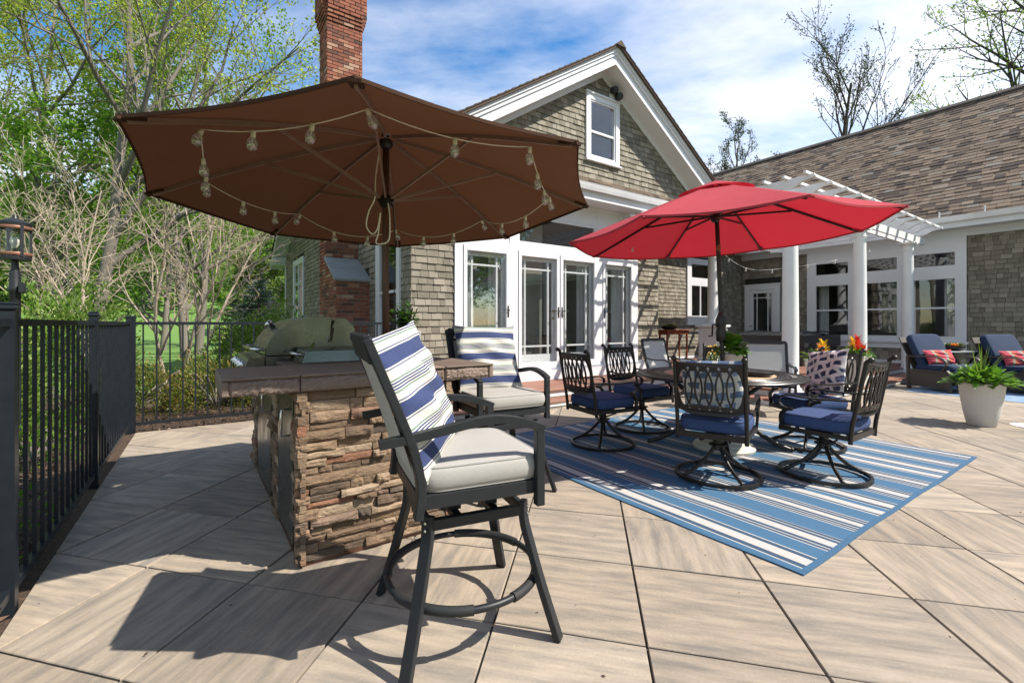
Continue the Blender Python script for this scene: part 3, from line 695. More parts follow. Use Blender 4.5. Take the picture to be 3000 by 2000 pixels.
for a0, a1 in ((3.553, 4.462), (4.638, 6.547), (6.708, 7.627)):
    w_ = MB(); z0, z1 = 2.623, 3.138; y0, y1 = 6.50, 6.54
    w_.bx(a0, a0+.045, y0, y1, z0, z1); w_.bx(a1-.045, a1, y0, y1, z0, z1); w_.bx(a0+.045, a1-.045, y0, y1, z0, z0+.045); w_.bx(a0+.045, a1-.045, y0, y1, z1-.045, z1)
    o = w_.build('transom_window', 'white_trim', house)
    g = MB(); g.bx(a0+.045, a1-.045, y0+.014, y0+.02, z0+.045, z1-.045); g.build('pane', 'window_glass', o)

# --- windows
def boxframe(b, kind, u0, u1, z0, z1, p0, p1, fr, frb=None):
    frb = frb or fr
    def B(x0, x1, zz0, zz1): b.bx(x0, x1, p0, p1, zz0, zz1) if kind == 'F' else b.bx(p0, p1, x0, x1, zz0, zz1)
    B(u0, u0+fr, z0, z1); B(u1-fr, u1, z0, z1); B(u0+fr, u1-fr, z0, z0+frb); B(u0+fr, u1-fr, z1-fr, z1)
def window(kind, u0, u1, z0, z1, plane, name='window', sash=None, casing=None, label=None, mull=None, parent=house):
    """frame and glass; kind F: wall of constant c, kind R: wall of constant a"""
    b = MB(); boxframe(b, kind, u0, u1, z0, z1, plane+.005, plane+.06, .035)
    o = b.build(name, 'white_trim', parent, label=label)
    def G(n, x0, x1, zz0, zz1, p, m, t_=.006):
        g = MB(); g.bx(x0, x1, p, p+t_, zz0, zz1) if kind == 'F' else g.bx(p, p+t_, x0, x1, zz0, zz1); g.build(n, m, o)
    if sash:
        G('pane', u0+.035, u1-.035, sash, z1-.035, plane+.022, 'window_glass'); G('pane', u0+.035, u1-.035, z0+.035, sash, plane+.042, 'window_glass')
        G('meeting_rail', u0+.035, u1-.035, sash-.022, sash+.022, plane+.012, 'white_trim', .03)
    else: G('pane', u0+.035, u1-.035, z0+.035, z1-.035, plane+.025, 'window_glass')
    if mull:
        for mu in mull: G('mullion', mu-.022, mu+.022, z0+.035, z1-.035, plane+.008, 'white_trim', .04)
    return o
# right wing: three double-hung windows, each under a transom
def fill_rtrim(b):
    x0, x1 = 14.80, 14.84
    cs = [2.735, 2.90, 3.80, 3.99, 4.89, 5.06, 5.92, 6.12]
    for i in range(0, 8, 2): b.bx(x0, x1, cs[i], cs[i+1], 0.80, 3.27)
    for i in range(1, 7, 2):
        b.bx(x0+.004, x1, cs[i], cs[i+1], 2.33, 2.58); b.bx(x0+.004, x1, cs[i], cs[i+1], 2.96, 3.27); b.bx(x0+.004, x1, cs[i], cs[i+1], .80, .88)
    b.bx(14.765, 14.84, 2.70, 6.15, 0.74, 0.799); b.bx(x0+.006, x1, 2.735, 6.12, 0.60, 0.739)
part('window_surround', fill_rtrim, 'white_trim')
nm = ['right', 'middle', 'left']
for i, (c0, c1) in enumerate(RW):
    window('R', c0, c1, .88, 2.33, 14.80, sash=1.60, label='%s double-hung window of three behind the pergola columns' % nm[i])
    window('R', c0, c1, 2.58, 2.96, 14.80, 'transom_window')
# recessed wall window
def fill_p2(b):
    y0, y1 = 8.05, 8.10
    b.bx(11.82, 12.0, y0, y1, 1.24, 3.15); b.bx(13.05, 13.25, y0, y1, 1.24, 3.15); b.bx(12.0, 13.05, y0+.004, y1, 3.02, 3.15); b.bx(12.0, 13.05, y0+.004, y1, 2.38, 2.55)
    b.bx(12.0, 13.05, y0+.004, y1, 1.24, 1.42); b.bx(11.78, 13.29, 8.02, 8.10, 1.18, 1.239)
part('recess_window_casing', fill_p2, 'white_trim')
window('F', 12.0, 13.05, 1.42, 2.38, 8.05, mull=[12.48], label='casement window behind the pedestal column'); window('F', 12.0, 13.05, 2.55, 3.02, 8.05, 'transom_window')
# gable window
def fill_gw(b):
    y0, y1 = 6.505, 6.551
    b.bx(GW[0]-.11, GW[0], y0, y1, GW[2]-.07, GW[3]+.10); b.bx(GW[1], GW[1]+.11, y0, y1, GW[2]-.07, GW[3]+.10)
    b.bx(GW[0], GW[1], y0+.004, y1, GW[3], GW[3]+.10); b.bx(GW[0], GW[1], y0+.004, y1, GW[2]-.07, GW[2])
    b.bx(GW[0]-.13, GW[1]+.13, 6.48, y1, GW[3]+.101, GW[3]+.135); b.bx(GW[0]-.13, GW[1]+.13, 6.47, y1, GW[2]-.105, GW[2]-.071)
part('gable_window_casing', fill_gw, 'white_trim')
window('F', GW[0], GW[1], GW[2], GW[3], 6.52, sash=5.02, label='small sash window high in the gable')
# left wall windows
def fill_lw(b):
    for (c0, c1, z0, z1) in ((lw_),):
        x0, x1 = 2.655, 2.70
        b.bx(x0, x1, c0-.12, c0, z0-.1, z1+.14); b.bx(x0, x1, c1, c1+.12, z0-.1, z1+.14); b.bx(x0, x1, c0, c1, z1, z1+.14); b.bx(x0, x1, c0, c1, z0-.1, z0)
for lw_ in L_OPEN: part('window_casing', fill_lw, 'white_trim')
window('R', 7.05, 7.95, 0.9, 2.75, 2.66, sash=1.75, label='tall window between the chimney and the house corner')
window('R', 14.75, 16.15, 1.20, 2.45, 2.66, mull=[15.45], label='twin window beyond the chimney'); window('R', 14.75, 16.15, 2.47, 3.08, 2.66, 'transom_window', mull=[15.45])
# glazed back door in the right wing
def fill_bd(b):
    b.bx(14.79, 14.84, 6.88, 7.02, Z2, 2.44); b.bx(14.79, 14.84, 7.82, 7.97, Z2, 2.44); b.bx(14.794, 14.84, 7.02, 7.82, 2.30, 2.44); b.bx(14.77, 14.84, 6.85, 8.0, 2.441, 2.48)
part('back_door_casing', fill_bd, 'white_trim')
b = MB(); boxframe(b, 'R', 7.025, 7.815, .22, 2.295, 14.82, 14.865, .11, .26); bd = b.build('back_door', 'white_trim', house, label='white glazed door in the inner corner')
g = MB(); g.bx(14.84, 14.846, 7.135, 7.705, .48, 2.185); g.build('pane', 'window_glass', bd)
g = MB()
for c in (7.25, 7.59): g.bx(14.828, 14.852, c-.013, c+.013, .48, 2.185)
for z in (.62, 2.04): g.bx(14.83, 14.850, 7.135, 7.705, z-.013, z+.013)
g.build('muntin_grid', 'white_trim', bd)
g = MB(); g.lathe([(0, 0), (.025, 0), (.025, .008), (.012, .012), (.012, .03), (.026, .04), (.02, .055), (0, .058)], 12); g.xf(Matrix.Translation((14.82, 7.08+.69, 1.15)) @ Matrix.Rotation(R_(-90), 4, 'Y')); g.build('handle', 'nickel', bd, smooth=True)

# --- rooms behind the glass
def room(a0, a1, c0, c1, z0, z1, m='room_wall', open_side='F'):
    b = MB()
    b.quad((a0, c0, z0), (a1, c0, z0), (a1, c1, z0), (a0, c1, z0)); b.quad((a0, c0, z1), (a0, c1, z1), (a1, c1, z1), (a1, c0, z1))
    if open_side != 'F': b.quad((a0, c0, z0), (a0, c0, z1), (a1, c0, z1), (a1, c0, z0))
    b.quad((a0, c1, z0), (a1, c1, z0), (a1, c1, z1), (a0, c1, z1))
    if open_side != 'R': b.quad((a0, c0, z0), (a0, c1, z0), (a0, c1, z1), (a0, c0, z1))
    b.quad((a1, c0, z0), (a1, c0, z1), (a1, c1, z1), (a1, c1, z0))
    return b.build('room', m, house)
room(3.0, 8.2, 6.69, 11.5, 0.38, 3.5); room(15.0, 19, 2.2, 6.4, 0.3, 3.2, open_side='R'); room(15.0, 17.5, 6.6, 8.05, .2, 2.6, open_side='R')
room(11.4, 13.6, 8.26, 11, 0.5, 3.4); room(GW[0]-.4, GW[1]+.4, 6.71, 9, 4.2, 5.68); room(2.86, 5.5, 6.9, 8.3, .4, 3.2, open_side='R'); room(2.86, 5.5, 14.3, 16.6, .4, 3.3, open_side='R')
def curtain(p, q, z0, z1, waves, parent=house):
    b = MB(); p, q = Vector((*p, 0)), Vector((*q, 0)); d = (q-p); n = Vector((-d.y, d.x, 0)).normalized()
    def fn(u, v_):
        w_ = math.sin(u*waves*6.283)*.028*(0.6+.4*v_)+.01*math.sin(u*waves*2.3); x = p+d*u+n*w_; return (x.x, x.y, z1-(z1-z0)*v_)
    b.grid(waves*8, 2, fn); b.build('curtain', 'curtain', parent, smooth=True)
curtain((3.6, 6.86), (3.95, 6.86), .45, 2.45, 5); curtain((4.25, 6.86), (4.75, 6.86), .45, 2.45, 6); curtain((6.35, 6.86), (6.85, 6.86), .45, 2.45, 6); curtain((7.35, 6.86), (7.7, 6.86), .45, 2.45, 5)
for c0, c1 in ((2.95, 3.2), (3.75, 4.05), (4.85, 5.1), (5.7, 5.95)): curtain((15.2, c0), (15.2, c1), .6, 2.4, 4)
# things one can make out inside the sun room
ac = thingH('armchair', 'green armchair seen through the leftmost french door', 'armchair', 4.1, 8.5, .38)
b = MB(); b.bx(3.75, 4.5, 8.2, 8.9, .40, .72, .08); b.build('seat', 'sofa_green', ac); b = MB(); b.bx(3.75, 4.5, 8.75, 8.95, .72, 1.05, .08); b.build('backrest', 'sofa_green', ac)
fl_ = thingH('floor_lamp', 'floor lamp with tan shade behind the leftmost french door', 'floor lamp', 3.75, 7.6, .38)
b = MB(); b.lathe([(.16, 1.75), (.11, 2.05)], 20, (3.75, 7.6, 0), False, False); b.build('shade', 'lampshade', fl_)
b = MB(); b.tube([(3.75, 7.6, .40), (3.75, 7.6, 1.75)], .012); b.lathe([(.12, .385), (.12, .40)], 16, (3.75, 7.6, 0)); b.build('stand', 'brass', fl_)
vt = thingH('pedestal_table', 'small round table behind the middle french doors', 'side table', 5.3, 7.25, .38)
b = MB(); b.lathe([(.22, .92), (.22, .945)], 18, (5.3, 7.25, 0)); b.build('top', 'red_wood', vt); b = MB(); b.tube([(5.3, 7.25, .39), (5.3, 7.25, .92)], .02); b.build('stem', 'red_wood', vt)
va = thingH('vase', 'white vase with green leaves behind the middle french doors', 'vase', 5.3, 7.25, .946)
b = MB(); b.lathe([(.05, .947), (.10, 1.05), (.11, 1.2), (.07, 1.32), (.075, 1.34)], 18, (5.3, 7.25, 0)); b.build('body', 'white_paint', va, smooth=True)
C = RNG.normal(size=(50, 3))*[.03, .03, .05]+[5.3, 7.25, 1.42]; leaves('leaves', C-np.array(OFF[va]), np.full(50, .2), 'leaf_potted', va, aspect=6, up=2)
spn = thingH('potted_plant', 'small potted plant on the sill of the casement window', 'potted plant', 12.25, 8.42, 1.43)
b = MB(); b.bx(12.15, 12.35, 8.32, 8.52, 1.43, 1.56, .02); b.build('pot', 'pot_white', spn)
C = RNG.normal(size=(80, 3))*[.08, .06, .12]+[12.25, 8.42, 1.72]; leaves('foliage', C-np.array(OFF[spn]), np.full(80, .1), 'leaf_potted', spn)

# --- cornice, gutter and skirt roof over the doors
def fill_cornice(b):
    b.bx(2.30, 10.9, 6.10, 6.55, 3.50, 3.53)          # soffit
    b.bx(2.30, 10.9, 6.06, 6.10, 3.49, 3.70)           # fascia
part('cornice', lambda b: (fill_cornice(b), b.bx(10.92, 14.38, 7.70, 8.09, 3.50, 3.53), b.bx(10.92, 14.38, 7.66, 7.70, 3.49, 3.70)), 'white_trim')
b = MB(); sec = [(0, 0), (-.03, -.02), (-.075, -.02), (-.095, .035), (-.11, .085), (-.118, .1), (-.105, .1), (-.09, .07), (0, .07)]
b.prism([(6.06+x, 3.655+z) for x, z in sec], 0, 2.25, 10.92); b.build('gutter', 'gutter_white', house, label='white gutter above the french doors')
MP = 0.60
roof = None
def fill_mainroof(b):
    # main roof, ridge along a; cut out behind the cross gable is hidden by it
    b.hexa([(2.25, 5.98, 3.72), (10.95, 5.98, 3.72), (10.95, 12.2, 6.63), (2.25, 12.2, 6.63), (2.25, 5.98, 3.78), (10.95, 5.98, 3.78), (10.95, 12.2, 6.70), (2.25, 12.2, 6.70)])
    b.hexa([(10.951, 7.66, 3.70), (23.3, 7.66, 3.70), (23.3, 12.2, 6.63), (10.951, 12.2, 6.63), (10.951, 7.66, 3.76), (23.3, 7.66, 3.76), (23.3, 12.2, 6.70), (10.951, 12.2, 6.70)])
    b.hexa([(2.25, 12.2, 6.63), (23.3, 12.2, 6.63), (23.3, 18.4, 3.5), (2.25, 18.4, 3.5), (2.25, 12.2, 6.70), (23.3, 12.2, 6.70), (23.3, 18.4, 3.57), (2.25, 18.4, 3.57)])
main_roof = part('main_roof', fill_mainroof, 'roof_shingle')
# skirt shingles between gutter and gable wall
sk = MB(); r_ = random.Random(5)
for j in range(5):
    c0 = 5.985+j*.125; z0 = 3.785+(c0-5.985)*.52; a = 2.3+r_.random()*.2
    while a < 10.9:
        w_ = r_.uniform(.14, .32); sk.hexa([(a, c0, z0), (a+w_-.006, c0, z0), (a+w_-.006, c0+.15, z0+.070), (a, c0+.15, z0+.070), (a, c0, z0+.016), (a+w_-.006, c0, z0+.016), (a+w_-.006, c0+.15, z0+.078), (a, c0+.15, z0+.078)], r_.random()); a += w_
o = sk.build('skirt_shingles', 'roof_shingle', main_roof, tint=True); o['kind'] = 'stuff'
# cross gable: rake boards, soffits and roof slabs
OH = 6.16
def fill_rake(b):
    for s_ in (-1, 1):
        def pt(d, z): return (APA+s_*d, z)
        for (y0, y1, za, zb) in ((OH, OH+.03, .03, .22), (OH-.03, OH, .20, .29), (OH-.06, OH-.03, .27, .33)):
            D_ = 4.15
            b.prism([pt(0, APZ+za), pt(0, APZ+zb), pt(D_, APZ+zb-PITCH*D_), pt(D_, APZ+za-PITCH*D_)][::s_], 1, y0, y1)
part('rake_board', fill_rake, 'white_trim')
def fill_rsoff(b):
    for s_ in (-1, 1):
        D_ = 4.15; p = [(APA, APZ+.05), (APA, APZ+.075), (APA+s_*D_, APZ+.075-PITCH*D_), (APA+s_*D_, APZ+.05-PITCH*D_)]
        b.prism(p[::s_], 1, OH+.03, 6.551)
        p = [(APA, APZ-.06), (APA, APZ+.049), (APA+s_*D_, APZ+.049-PITCH*D_), (APA+s_*D_, APZ-.06-PITCH*D_)]
        b.prism(p[::s_], 1, 6.525, 6.5505)
part('rake_soffit', fill_rsoff, 'white_trim')
def fill_groof(b):
    for s_ in (-1, 1):
        D_ = 4.35
        p = [(APA, APZ+.333), (APA, APZ+.375), (APA+s_*D_, APZ+.375-PITCH*D_), (APA+s_*D_, APZ+.333-PITCH*D_)]
        b.prism(p[::s_], 1, 6.05, 12.0)
    # ragged shingle butts along the rake edge
    for s_ in (-1, 1):
        for k in range(30):
            d0 = k*.14; p = [(APA+s_*d0, APZ+.376-PITCH*d0), (APA+s_*d0, APZ+.386-PITCH*d0), (APA+s_*(d0+.15), APZ+.404-PITCH*(d0+.15)), (APA+s_*(d0+.15), APZ+.376-PITCH*(d0+.15))]
            b.prism(p[::s_], 1, 6.035, 6.5)
    b.prism([(APA-.14, APZ+.32), (APA, APZ+.43), (APA+.14, APZ+.32)], 1, 6.02, 12)
part('gable_roof', fill_groof, 'roof_shingle')
# floodlight under the apex
fl = thingH('floodlight', 'black twin floodlight on white plate under the gable peak', 'floodlight', 7.12, 6.54, 5.86)
b = MB(); b.bx(6.95, 7.13, 6.515, 6.541, 5.78, 6.0, .004); b.build('mount_plate', 'white_trim', fl)
b = MB(); b.lathe([(.03, -.09), (.07, -.075), (.075, .04), (.06, .06), (.03, .07)], 16); b.xf(Matrix.Translation((7.12, 6.42, 5.84)) @ Matrix.Rotation(R_(115), 4, 'X') @ Matrix.Rotation(R_(-15), 4, 'Y'))
b.tube([(7.06, 6.52, 5.92), (7.08, 6.46, 5.92), (7.11, 6.44, 5.87)], .016); b.build('lamp_head', 'black_metal', fl, smooth=True)
b = MB(); b.lathe([(.03, -.09), (.065, -.075), (.07, .04), (.055, .06), (.03, .07)], 16); b.xf(Matrix.Translation((7.0, 6.43, 5.94)) @ Matrix.Rotation(R_(100), 4, 'X') @ Matrix.Rotation(R_(20), 4, 'Y')); b.build('lamp_head', 'black_metal', fl, smooth=True)

# --- left gable end: rake and cornice return
def fill_lrake(b):
    for s_ in (-1, 1):
        D_ = 6.2; sl_ = (LZ-3.45)/5.7
        p = [(LAPX, LZ-.02), (LAPX, LZ+.14), (LAPX+s_*D_, LZ+.14-sl_*D_), (LAPX+s_*D_, LZ-.02-sl_*D_)]
        b.prism(p[::-s_], 0, 2.26, 2.30); p = [(LAPX, LZ+.0), (LAPX, LZ+.03), (LAPX+s_*D_, LZ+.03-sl_*D_), (LAPX+s_*D_, LZ-sl_*D_)]; b.prism(p[::-s_], 0, 2.301, 2.70)
    b.bx(2.30, 2.72, 17.75, 18.4, 3.28, 3.36); b.bx(2.26, 2.74, 17.7, 18.45, 3.361, 3.52)
part('left_rake', fill_lrake, 'white_trim')
part('corner_board', lambda b: b.bx(2.66, 2.70, 17.75, 17.9, 0, 3.3), 'white_trim')

# --- right wing roof
RE, RZ, RR, RRZ = 14.36, 3.66, 18.9, 7.80
SLr = (RRZ-RZ)/(RR-RE)
def fill_wroof(b):
    b.hexa([(RE, -11, RZ-.05), (RR, -11, RRZ-.05), (RR, 16, RRZ-.05), (RE, 16, RZ-.05), (RE, -11, RZ), (RR, -11, RRZ), (RR, 16, RRZ), (RE, 16, RZ)])
    b.hexa([(RR, -11, RRZ-.05), (23.5, -11, RZ-.05), (23.5, 16, RZ-.05), (RR, 16, RRZ-.05), (RR, -11, RRZ), (23.5, -11, RZ), (23.5, 16, RZ), (RR, 16, RRZ)])
wing_roof = part('wing_roof', fill_wroof, 'roof_shingle')
part('ridge_cap', lambda b: b.prism([(RR-.16, RRZ-.10), (RR-.15, RRZ-.05), (RR, RRZ+.07), (RR+.15, RRZ-.05), (RR+.16, RRZ-.10)], 1, -11, 16), 'dark_bark')
r_ = random.Random(11); rl = []
slen = math.hypot(RR-RE, RRZ-RZ); ux, uz = (RR-RE)/slen, (RRZ-RZ)/slen; ex = 0.155
nr = int(slen/ex)
for j in range(nr):
    c = -1.2-r_.random()*.2
    while c < 14:
        w_ = r_.choice((.17, .21, .25, .30)); s0 = j*ex
        if r_.random() < .97: rl.append((area_px(W(RE+ux*s0, c+w_/2, RZ+uz*s0), w_, ex*.6), c, c+w_-.006, s0, r_.choice((.014, .016, .024))))
        c += w_
rl.sort(key=lambda t_: -t_[0])
rest = MB(); tilt = math.atan2(uz, ux)
if 'rs' not in UNIT:
    b = MB(); b.hexa([(0, 0, 0), (1, 0, 0), (1, 1, 0), (0, 1, 0), (0, 0, 1), (1, 0, .3), (1, 1, .3), (0, 1, 1)]); UNIT['rs'] = b.mesh('roof_shingle'); UNIT['rs'].materials.append(MATS['roof_shingle'])
off = OFF[wing_roof]
for k, (_, c0, c1, s0, tk) in enumerate(rl):
    x0, z0 = RE+ux*(s0-.01), RZ+uz*(s0-.01)
    if k < 290:
        o = link('roof_shingle', UNIT['rs'], None, wing_roof); o.location = (x0-off[0], c0-off[1], z0-off[2]); o.rotation_euler = (0, -tilt, 0); o.scale = (ex+.02, c1-c0, tk)
    else:
        dx, dz = ux*(ex+.02), uz*(ex+.02); nx, nz = -uz*tk, ux*tk
        rest.hexa([(x0, c0, z0), (x0+dx, c0, z0+dz), (x0+dx, c1, z0+dz), (x0, c1, z0), (x0+nx, c0, z0+nz), (x0+dx+nx*.3, c0, z0+dz+nz*.3), (x0+dx+nx*.3, c1, z0+dz+nz*.3), (x0+nx, c1, z0+nz)], r_.random())
o = rest.build('roof_shingles', 'roof_shingle', wing_roof, tint=True); o['kind'] = 'stuff'
def fill_rc(b):
    b.bx(14.40, 14.84, -11, 8.5, 3.44, 3.47); b.bx(14.37, 14.40, -11, 8.5, 3.43, 3.63); b.bx(14.80, 14.839, -10, 8.08, 3.27, 3.44)
part('wing_cornice', fill_rc, 'white_trim')
b = MB(); b.prism([(14.37+x, 3.585+z) for x, z in sec], 1, -11, 8.6); b.build('gutter', 'gutter_white', house, label='white gutter along the shingled wing roof')
for c in (3.1, 2.35, 1.75, 1.1):
    b = MB(); b.bx(14.30, 14.31, c-.012, c+.012, 3.66, 3.80); b.bx(14.25, 14.33, c-.012, c+.012, 3.801, 3.813); b.build('gutter_bracket', 'gutter_white', house)
part('wall_vent', lambda b: [b.bx(13.95, 14.25, 8.02-.01*k, 8.09, 2.55+.08*k, 2.62+.08*k) for k in range(4)], 'siding_shingle')
part('baseboard', lambda b: (b.bx(8.52, 14.80, 8.06, 8.10, Z2, .29), b.bx(14.80, 14.84, 2.0, 6.86, Z2, .29)), 'white_trim')

# --- chimney
CH_A0, CH_A1 = 2.10, 2.76
def fill_chim(b):
    b.bx(CH_A0+.012, 2.70, 8.532, 9.778, -.05, 2.0); b.bx(CH_A0+.012, CH_A1-.012, 9.222, 9.778, 2.0, 8.2)
    b.prism([(8.532, 2.0), (9.222, 2.0), (9.222, 2.42)], 0, CH_A0+.012, 2.70)
chim = part('chimney', fill_chim, 'mortar', label='red brick chimney with a sloped stone shoulder')
BLEN, BHT, JT = 0.192, 0.055, 0.0135
if 'bk' not in UNIT:
    b = MB(); b.bx(-.5, .5, -.5, .5, -.5, .5); UNIT['bk'] = b.mesh('brick'); UNIT['bk'].materials.append(MATS['brick'])
bl = []; r_ = random.Random(2)
def course(face, lo, hi, z, k, prot=0.0):
    u = lo-(BLEN+JT)*(.5 if k % 2 else 0)
    while u < hi:
        s0, s1 = max(u, lo), min(u+BLEN, hi); u += BLEN+JT
        if s1-s0 < .03: continue
        m_ = (s0+s1)/2; ln = s1-s0; pr = r_.uniform(-.002, .003)+prot
        if face == 'near': p, sz = (m_, NEARC(z)-pr+.04, z+BHT/2), (ln, .1, BHT)
        elif face == 'out': p, sz = (CH_A0-pr+.04, m_, z+BHT/2), (.1, ln, BHT)
        else: p, sz = (CH_A1+pr-.04, m_, z+BHT/2), (.1, ln, BHT)
        bl.append((area_px(W(*p), ln, BHT)*(1 if face == 'near' else .5), p, sz))
def NEARC(z): return 8.52 if z < 1.99 else 9.21
nk = int(8.15/(BHT+JT))
for k in range(nk):
    z = -.03+k*(BHT+JT); pr = 0
    if z > 7.0: pr = min(.09, .02*int((z-7.0)/.068+1))
    course('near', CH_A0, 2.70 if z < 2.45 else CH_A1, z, k, pr)
    course('out', NEARC(z) if z < 2 or z > 2.42 else 9.21-(2.42-z)*1.6, 9.79, z, k+1, pr)
    if z > 6.0: course('far', 9.21, 9.79, z, k, pr)
bl.sort(key=lambda t_: -t_[0]); rest = MB(); off = OFF[chim]
for k, (_, p, sz) in enumerate(bl):
    if k < 290:
        o = link('brick', UNIT['bk'], None, chim); o.location = (p[0]-off[0], p[1]-off[1], p[2]-off[2]); o.scale = sz
    else: rest.bx(p[0]-sz[0]/2, p[0]+sz[0]/2, p[1]-sz[1]/2, p[1]+sz[1]/2, p[2]-sz[2]/2, p[2]+sz[2]/2, 0, r_.random())
o = rest.build('bricks', 'brick', chim, tint=True); o['kind'] = 'stuff'
b = MB()
for (s0, s1) in ((0, .49), (.5, 1.0)):
    y0, z0 = 8.47+(9.24-8.47)*s0, 1.985+(2.46-1.985)*s0; y1, z1 = 8.47+(9.24-8.47)*s1, 1.985+(2.46-1.985)*s1
    b.hexa([(2.05, y0, z0), (2.72, y0, z0), (2.72, y1, z1), (2.05, y1, z1), (2.05, y0-.02, z0+.04), (2.72, y0-.02, z0+.04), (2.72, y1-.02, z1+.04), (2.05, y1-.02, z1+.04)])
b.build('stone_shoulder', 'slab_stone', chim)
b = MB(); b.bx(CH_A0-.12, CH_A1+.12, 9.09, 9.91, 8.15, 8.25); b.build('chimney_cap', 'slab_stone', chim)
# ------------------------------------------------------------------ deck with two steps
deck = thingH('deck', 'reddish wood deck with white risers in front of the doors', 'deck', 5.0, 6.0, 0)
def boards(a0, a1, c0, c1, z, nose=True):
    wd = .138; c = c0
    while c < c1-.02:
        q = min(c+wd, c1); a = a0
        while a < a1-.01:
            e = min(a+random.choice((3.6, 2.9, 2.2)), a1)
            b = MB(); b.bx(a+.002, e-.002, c+.002, q-.003, z-.028, z+random.uniform(-.001, .001), .004); b.build('board', 'deck_board', deck); a = e
        c += wd
def riser(x0, x1, y0, y1, z0, z1): b = MB(); b.bx(x0, x1, y0, y1, z0, z1); b.build('riser', 'white_trim', deck)
# step in front of the doors, then the deck itself
boards(2.15, 6.98, 5.09, 5.40, Z1); boards(2.25, 7.30, 5.39, 6.40, Z2)
boards(7.02, 14.8, 3.09, 3.52, Z1); boards(7.31, 14.79, 3.51, 8.05, Z2); boards(6.99, 7.30, 3.525, 5.38, Z1)
riser(2.15, 6.98, 5.11, 5.14, .022, Z1-.03); riser(2.25, 7.28, 5.42, 5.45, Z1+.002, Z2-.03); riser(7.02, 14.7, 3.11, 3.14, .022, Z1-.03); riser(7.33, 14.7, 3.54, 3.57, Z1+.002, Z2-.03)
riser(7.02, 7.05, 3.15, 5.10, .0, Z1-.03); riser(7.33, 7.36, 3.58, 5.41, Z1+.002, Z2-.03); riser(2.15, 2.18, 5.15, 6.52, 0, Z1-.03); riser(2.27, 2.30, 5.46, 6.40, Z1-.02, Z2-.03)
b = MB(); b.bx(2.19, 6.97, 5.125, 6.38, 0, .021); b.bx(7.06, 14.7, 3.125, 8.0, 0, .021); b.build('footing', 'pot_grey', deck)

# ------------------------------------------------------------------ pergola
perg = thingH('pergola', 'white pergola on round columns over the raised deck', 'pergola', 10.65, 3.5, Z1)
def column(a, c, z0, z1, r=.118):
    b = MB(); H_ = z1-z0
    b.bx(a-r*1.45, a+r*1.45, c-r*1.45, c+r*1.45, z0, z0+.05, .006)
    prof = [(r*1.35, .05), (r*1.38, .075), (r*1.3, .10), (r*1.12, .105), (r*1.08, .13), (r, .16), (r*.995, H_*.35), (r*.93, H_*.7), (r*.86, H_-.20), (r*.86, H_-.19), (r*.93, H_-.185), (r*.93, H_-.165), (r*.86, H_-.16), (r*.86, H_-.09), (r*1.05, H_-.06), (r*1.1, H_-.045)]
    b.lathe([(x, z) for x, z in prof], 32, (a, c, z0)); b.bx(a-r*1.25, a+r*1.25, c-r*1.25, c+r*1.25, z1-.045, z1, .004)
    return b.build('column', 'white_paint', perg, auto=35)
column(7.81, 3.47, Z1, 3.08); column(10.65, 3.47, Z1, 3.08); column(13.50, 3.47, Z1, 3.08)
column(10.85, 6.66, 1.19, 3.30, .13)
ped = MB(); ped.bx(10.60, 11.10, 6.41, 6.91, Z2, 1.13, .006); ped.bx(10.54, 11.16, 6.35, 6.97, 1.131, 1.19, .01); ped.bx(10.57, 11.13, 6.38, 6.94, Z2+.001, .36, .008)
pd = ped.build('pedestal', 'white_paint', perg)
b = MB()
for (c0, c1) in ((6.44, 6.88),):
    b.bx(10.585, 10.60, c0, c0+.07, .40, 1.10); b.bx(10.585, 10.60, c1-.07, c1, .40, 1.10); b.bx(10.585, 10.60, c0+.07, c1-.07, .40, .48); b.bx(10.585, 10.60, c0+.07, c1-.07, 1.02, 1.10)
b.bx(10.63, 10.70, 6.395, 6.41, .40, 1.10); b.bx(11.0, 11.07, 6.395, 6.41, .40, 1.10); b.bx(10.70, 11.0, 6.395, 6.41, .40, .48); b.bx(10.70, 11.0, 6.395, 6.41, 1.02, 1.10)
b.build('panel_moulding', 'white_paint', pd)
for c0, c1 in ((3.36, 3.40), (3.54, 3.58)):
    b = MB(); b.bx(7.3, 14.30, c0, c1, 3.081, 3.24, .004); b.build('beam', 'white_paint', perg)
b = MB(); b.bx(7.0, 14.78, 6.60, 6.72, 3.301, 3.45); b.build('beam', 'white_paint', perg)
a = 7.28
while a < 14.0:
    b = MB()
    # rafter along c with an ogee tail at the front
    tail = [(2.92, 3.37), (2.90, 3.33), (2.96, 3.315), (3.05, 3.30), (3.12, 3.27), (3.17, 3.235), (3.22, 3.22), (3.34, 3.215), (3.36, 3.241), (6.58, 3.241), (6.58, 3.37)]
    b.prism(tail[::-1], 0, a, a+.042); b.build('rafter', 'white_paint', perg); a += .575
for i in range(13):
    c = 2.98+i*.29
    b = MB(); b.bx(7.18, 14.02, c, c+.036, 3.371, 3.412); b.build('purlin', 'white_paint', perg)

